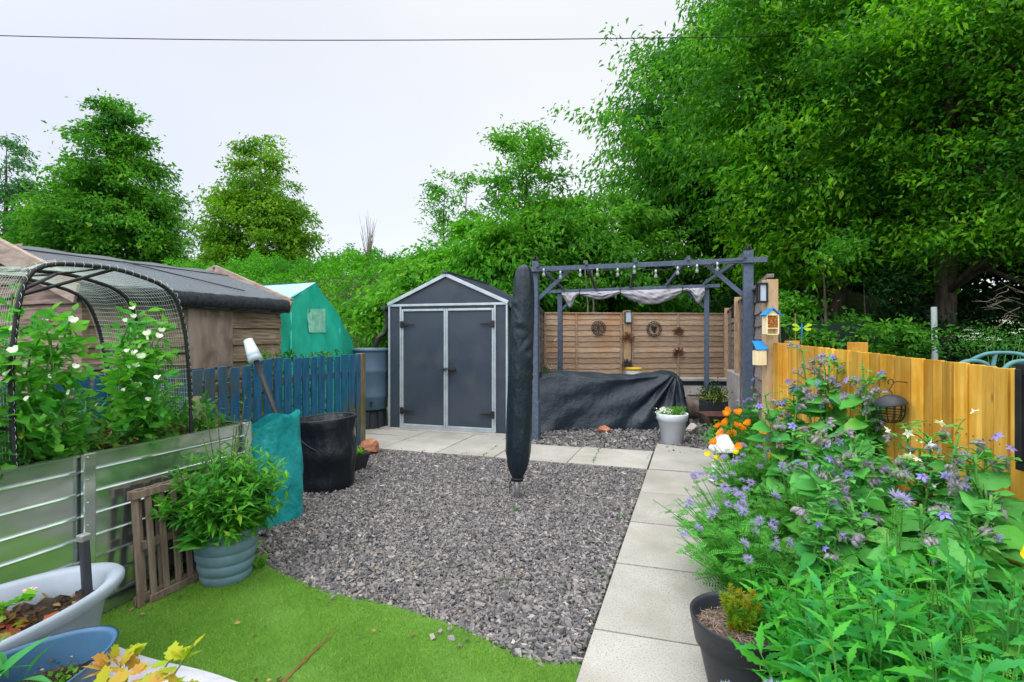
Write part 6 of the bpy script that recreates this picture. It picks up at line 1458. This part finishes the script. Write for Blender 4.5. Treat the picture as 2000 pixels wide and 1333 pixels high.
# big cherry and the right hand wood
q = tr(1475, 17.5); tree('cherry_tree', 'very large tree with drooping leaves behind the pergola', 'tree', q, 14.8-q[2], lambda t_: 4.7*np.minimum(1, np.clip((1.02-t_)/.62, 0, 1)**1.0)*np.minimum(1, t_*5+.55), 1.0, 2700, 34, .195, M['lf_cherry'], DIAn, .75, 1.0, 40, None, .28, lump=.12, limbs=60, inner=.3, boughs=12, bspread=1.4)
q = tr(1640, 12.5); tree('tree', 'leafy tree with vivid green layers right of the big drooping one', 'tree', q, 11.5-q[2], lambda t_: 2.9*(np.sin(PI*np.clip(t_*.75+.18, 0, 1))**.6), 1.3, 1700, 31, .158, M['lf_right'], DIA, .6, .6, 41, 'tall trees on the right', .2, lump=.3, limbs=40, boughs=13, bspread=1.5)
q = tr(1850, 10.0); tree('tree', 'tall vivid green tree overhanging the yellow fence', 'tree', q, 10.5-q[2], lambda t_: 2.6*(np.sin(PI*np.clip(t_*.75+.18, 0, 1))**.6), 2.5, 1700, 34, .115, M['lf_right'], DIA, .5, .4, 42, 'tall trees on the right', .18, lump=.3, limbs=40, boughs=13, bspread=1.5)
q = tr(2080, 8.6); tree('tree', 'dense vivid green tree at the right picture edge', 'tree', q, 9.5-q[2], lambda t_: 2.5*(np.sin(PI*np.clip(t_*.75+.18, 0, 1))**.6), 2.3, 1450, 34, .105, M['lf_right'], DIA, .5, .4, 43, 'tall trees on the right', .18, lump=.3, limbs=34, boughs=13, bspread=1.5)
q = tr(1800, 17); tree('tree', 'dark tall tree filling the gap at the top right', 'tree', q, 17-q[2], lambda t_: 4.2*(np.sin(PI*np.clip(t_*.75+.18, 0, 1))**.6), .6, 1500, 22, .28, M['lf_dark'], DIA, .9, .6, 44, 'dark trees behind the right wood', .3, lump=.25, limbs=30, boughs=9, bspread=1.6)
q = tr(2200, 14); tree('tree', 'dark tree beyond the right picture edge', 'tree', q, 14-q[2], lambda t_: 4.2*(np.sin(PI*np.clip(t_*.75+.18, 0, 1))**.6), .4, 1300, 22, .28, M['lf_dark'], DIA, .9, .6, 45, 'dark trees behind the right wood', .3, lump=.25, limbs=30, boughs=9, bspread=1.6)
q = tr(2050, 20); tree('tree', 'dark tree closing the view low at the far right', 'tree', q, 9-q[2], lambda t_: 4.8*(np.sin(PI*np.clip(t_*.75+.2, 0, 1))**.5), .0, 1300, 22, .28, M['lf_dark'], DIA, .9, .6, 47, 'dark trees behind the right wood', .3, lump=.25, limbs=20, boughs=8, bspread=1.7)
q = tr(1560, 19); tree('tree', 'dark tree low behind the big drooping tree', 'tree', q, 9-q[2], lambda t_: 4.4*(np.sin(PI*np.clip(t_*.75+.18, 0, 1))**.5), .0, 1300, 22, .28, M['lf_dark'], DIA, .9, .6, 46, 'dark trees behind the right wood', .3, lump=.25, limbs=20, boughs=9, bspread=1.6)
# ivy hedge beyond the yellow fence
for i, (px, d, top, r, lab, m_) in enumerate(((1610,9.0,475,1.25,'ivy like leafy shrub above the dark green screen','lf_ivy'), (1690,10.5,520,1.4,'dark shrub right of the ivy like one beyond the fence','lf_dark'), (1850,11.5,560,1.7,'dark shrub behind the weathered metal pole','lf_dark'), (2030,8.5,640,1.3,'dark shrub at the right edge above the teal tubing','lf_dark'), (1500,14.5,560,1.3,'dark shrub behind the corner post','lf_dark'), (1130,16.8,560,1.5,'shrub just behind the left half of the back fence','lf_mid'), (1330,17,560,1.6,'shrub just behind the right half of the back fence','lf_dark'))):  # dark shrubs carry the understory shade in their leaf colour
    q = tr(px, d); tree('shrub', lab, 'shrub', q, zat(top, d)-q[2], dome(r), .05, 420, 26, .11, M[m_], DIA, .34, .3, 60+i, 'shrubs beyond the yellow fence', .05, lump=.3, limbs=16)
q = on(1950, 6.2, .3); t = thing('wild_parsley', q, 'pale leaved umbel plant in the shade above the teal tubing', 'plant'); n = 900; mb = MB(); c = A(q[0], q[1], zat(665, 6.2)); scatter(mb, DIAn, c+rg.normal(0, 1, (n, 3))*A(.35,.3,.10), sph(rg, n), None, .04, rg); obj('foliage', mb, M['lf_weed'], t); mb = MB()
for k in range(16):
    cc = c+rg.normal(0, 1, 3)*A(.33,.25,.06)+Z*.05; scatter(mb, DIAr, cc+rg.normal(0, 1, (26, 3))*A(.035,.035,.006), sph(rg, 26)+Z, None, .012, rg)
tag(obj('umbels', mb, M['pt_white'], t), kind='stuff'); mb = MB()
for k in range(12): mb.tube([q+rg.normal(0, .1, 3)*A(1,1,0), c+rg.normal(0, 1, 3)*A(.3,.25,.06)], .004, 4)
obj('stems', mb, M['stem'], t)
# dead branches hanging at the right
q = on(1975, 6.8, zat(600, 6.8)); mb = MB()
for k in range(22):
    a = rg.uniform(2.2, 4.4); L_ = rg.uniform(.2, .5); s = q+rg.normal(0, .12, 3); e = s+right*L_*math.cos(a)+Z*L_*math.sin(a)*.6+tow*rg.normal(0, .1); mb.tube([s, lerp(s, e, .5)+rg.normal(0, .03, 3), e], [.003,.002,.001], 4)
o = obj('dead_branch', mb, M['palebark'], loc=q); tag(o, 'pale dead twigs hanging under the trees at the right', 'branch')
# thin pale stems seen between fence top and canopy
for px, lab in ((1148, 'thin pale stem left of the other behind the back fence'), (1157, 'thin pale stem right of the other behind the back fence')):
    q = on(px, 13.6, 1.2); e = on(px-6 if px < 1150 else px-1, 13.6, zat(520, 13.6)); o = obj('sapling_stem', MB().tube([q, lerp(q, e, .5)+A(.04,0,0), e], .022, 6), M['palebark'], loc=q); tag(o, lab, 'sapling')
# fern growth above blue fence
n = 420; f = rg.random(n); p = np.stack([-4.12+rg.normal(0, .05, n), 3.9+1.35*f, 1.1+.14*rg.random(n)+.03*np.sin(f*20)], 1); mb = MB(); scatter(mb, T_leaf(4, .4, .4, .2, .35), p, sph(rg, n)+Z*.6, None, rg.uniform(.03, .08, n), rg)
n = 2600; p = np.stack([rg.uniform(-4.38, -4.12, n), rg.uniform(1.6, 5.3, n), .1+.95*rg.random(n)], 1); scatter(mb, T_leaf(4, .4, .4, .2, .35), p, sph(rg, n)+Z*.2, None, rg.uniform(.04, .09, n), rg)  # leaf fill added behind the pickets to darken the gaps
tag(obj('nettles', mb, M['lf_ivy']), 'green nettle tops over the far half of the picket fence, leaf fill added behind', 'nettles', kind='stuff')
# overhead cable
P = []
for px in np.linspace(-300, 2300, 60): py = 79-(.0000105*(px-640)**2 if px > 640 else .000022*(px-640)**2); P.append(on(px, 12-0*(px), zat(py, 12)))
o = obj('overhead_cable', MB().tube(P, .0105, 6), M['cable'], loc=A(0, 12, 8), smooth=True); tag(o, 'thin black cable crossing the sky above the garden', 'cable')
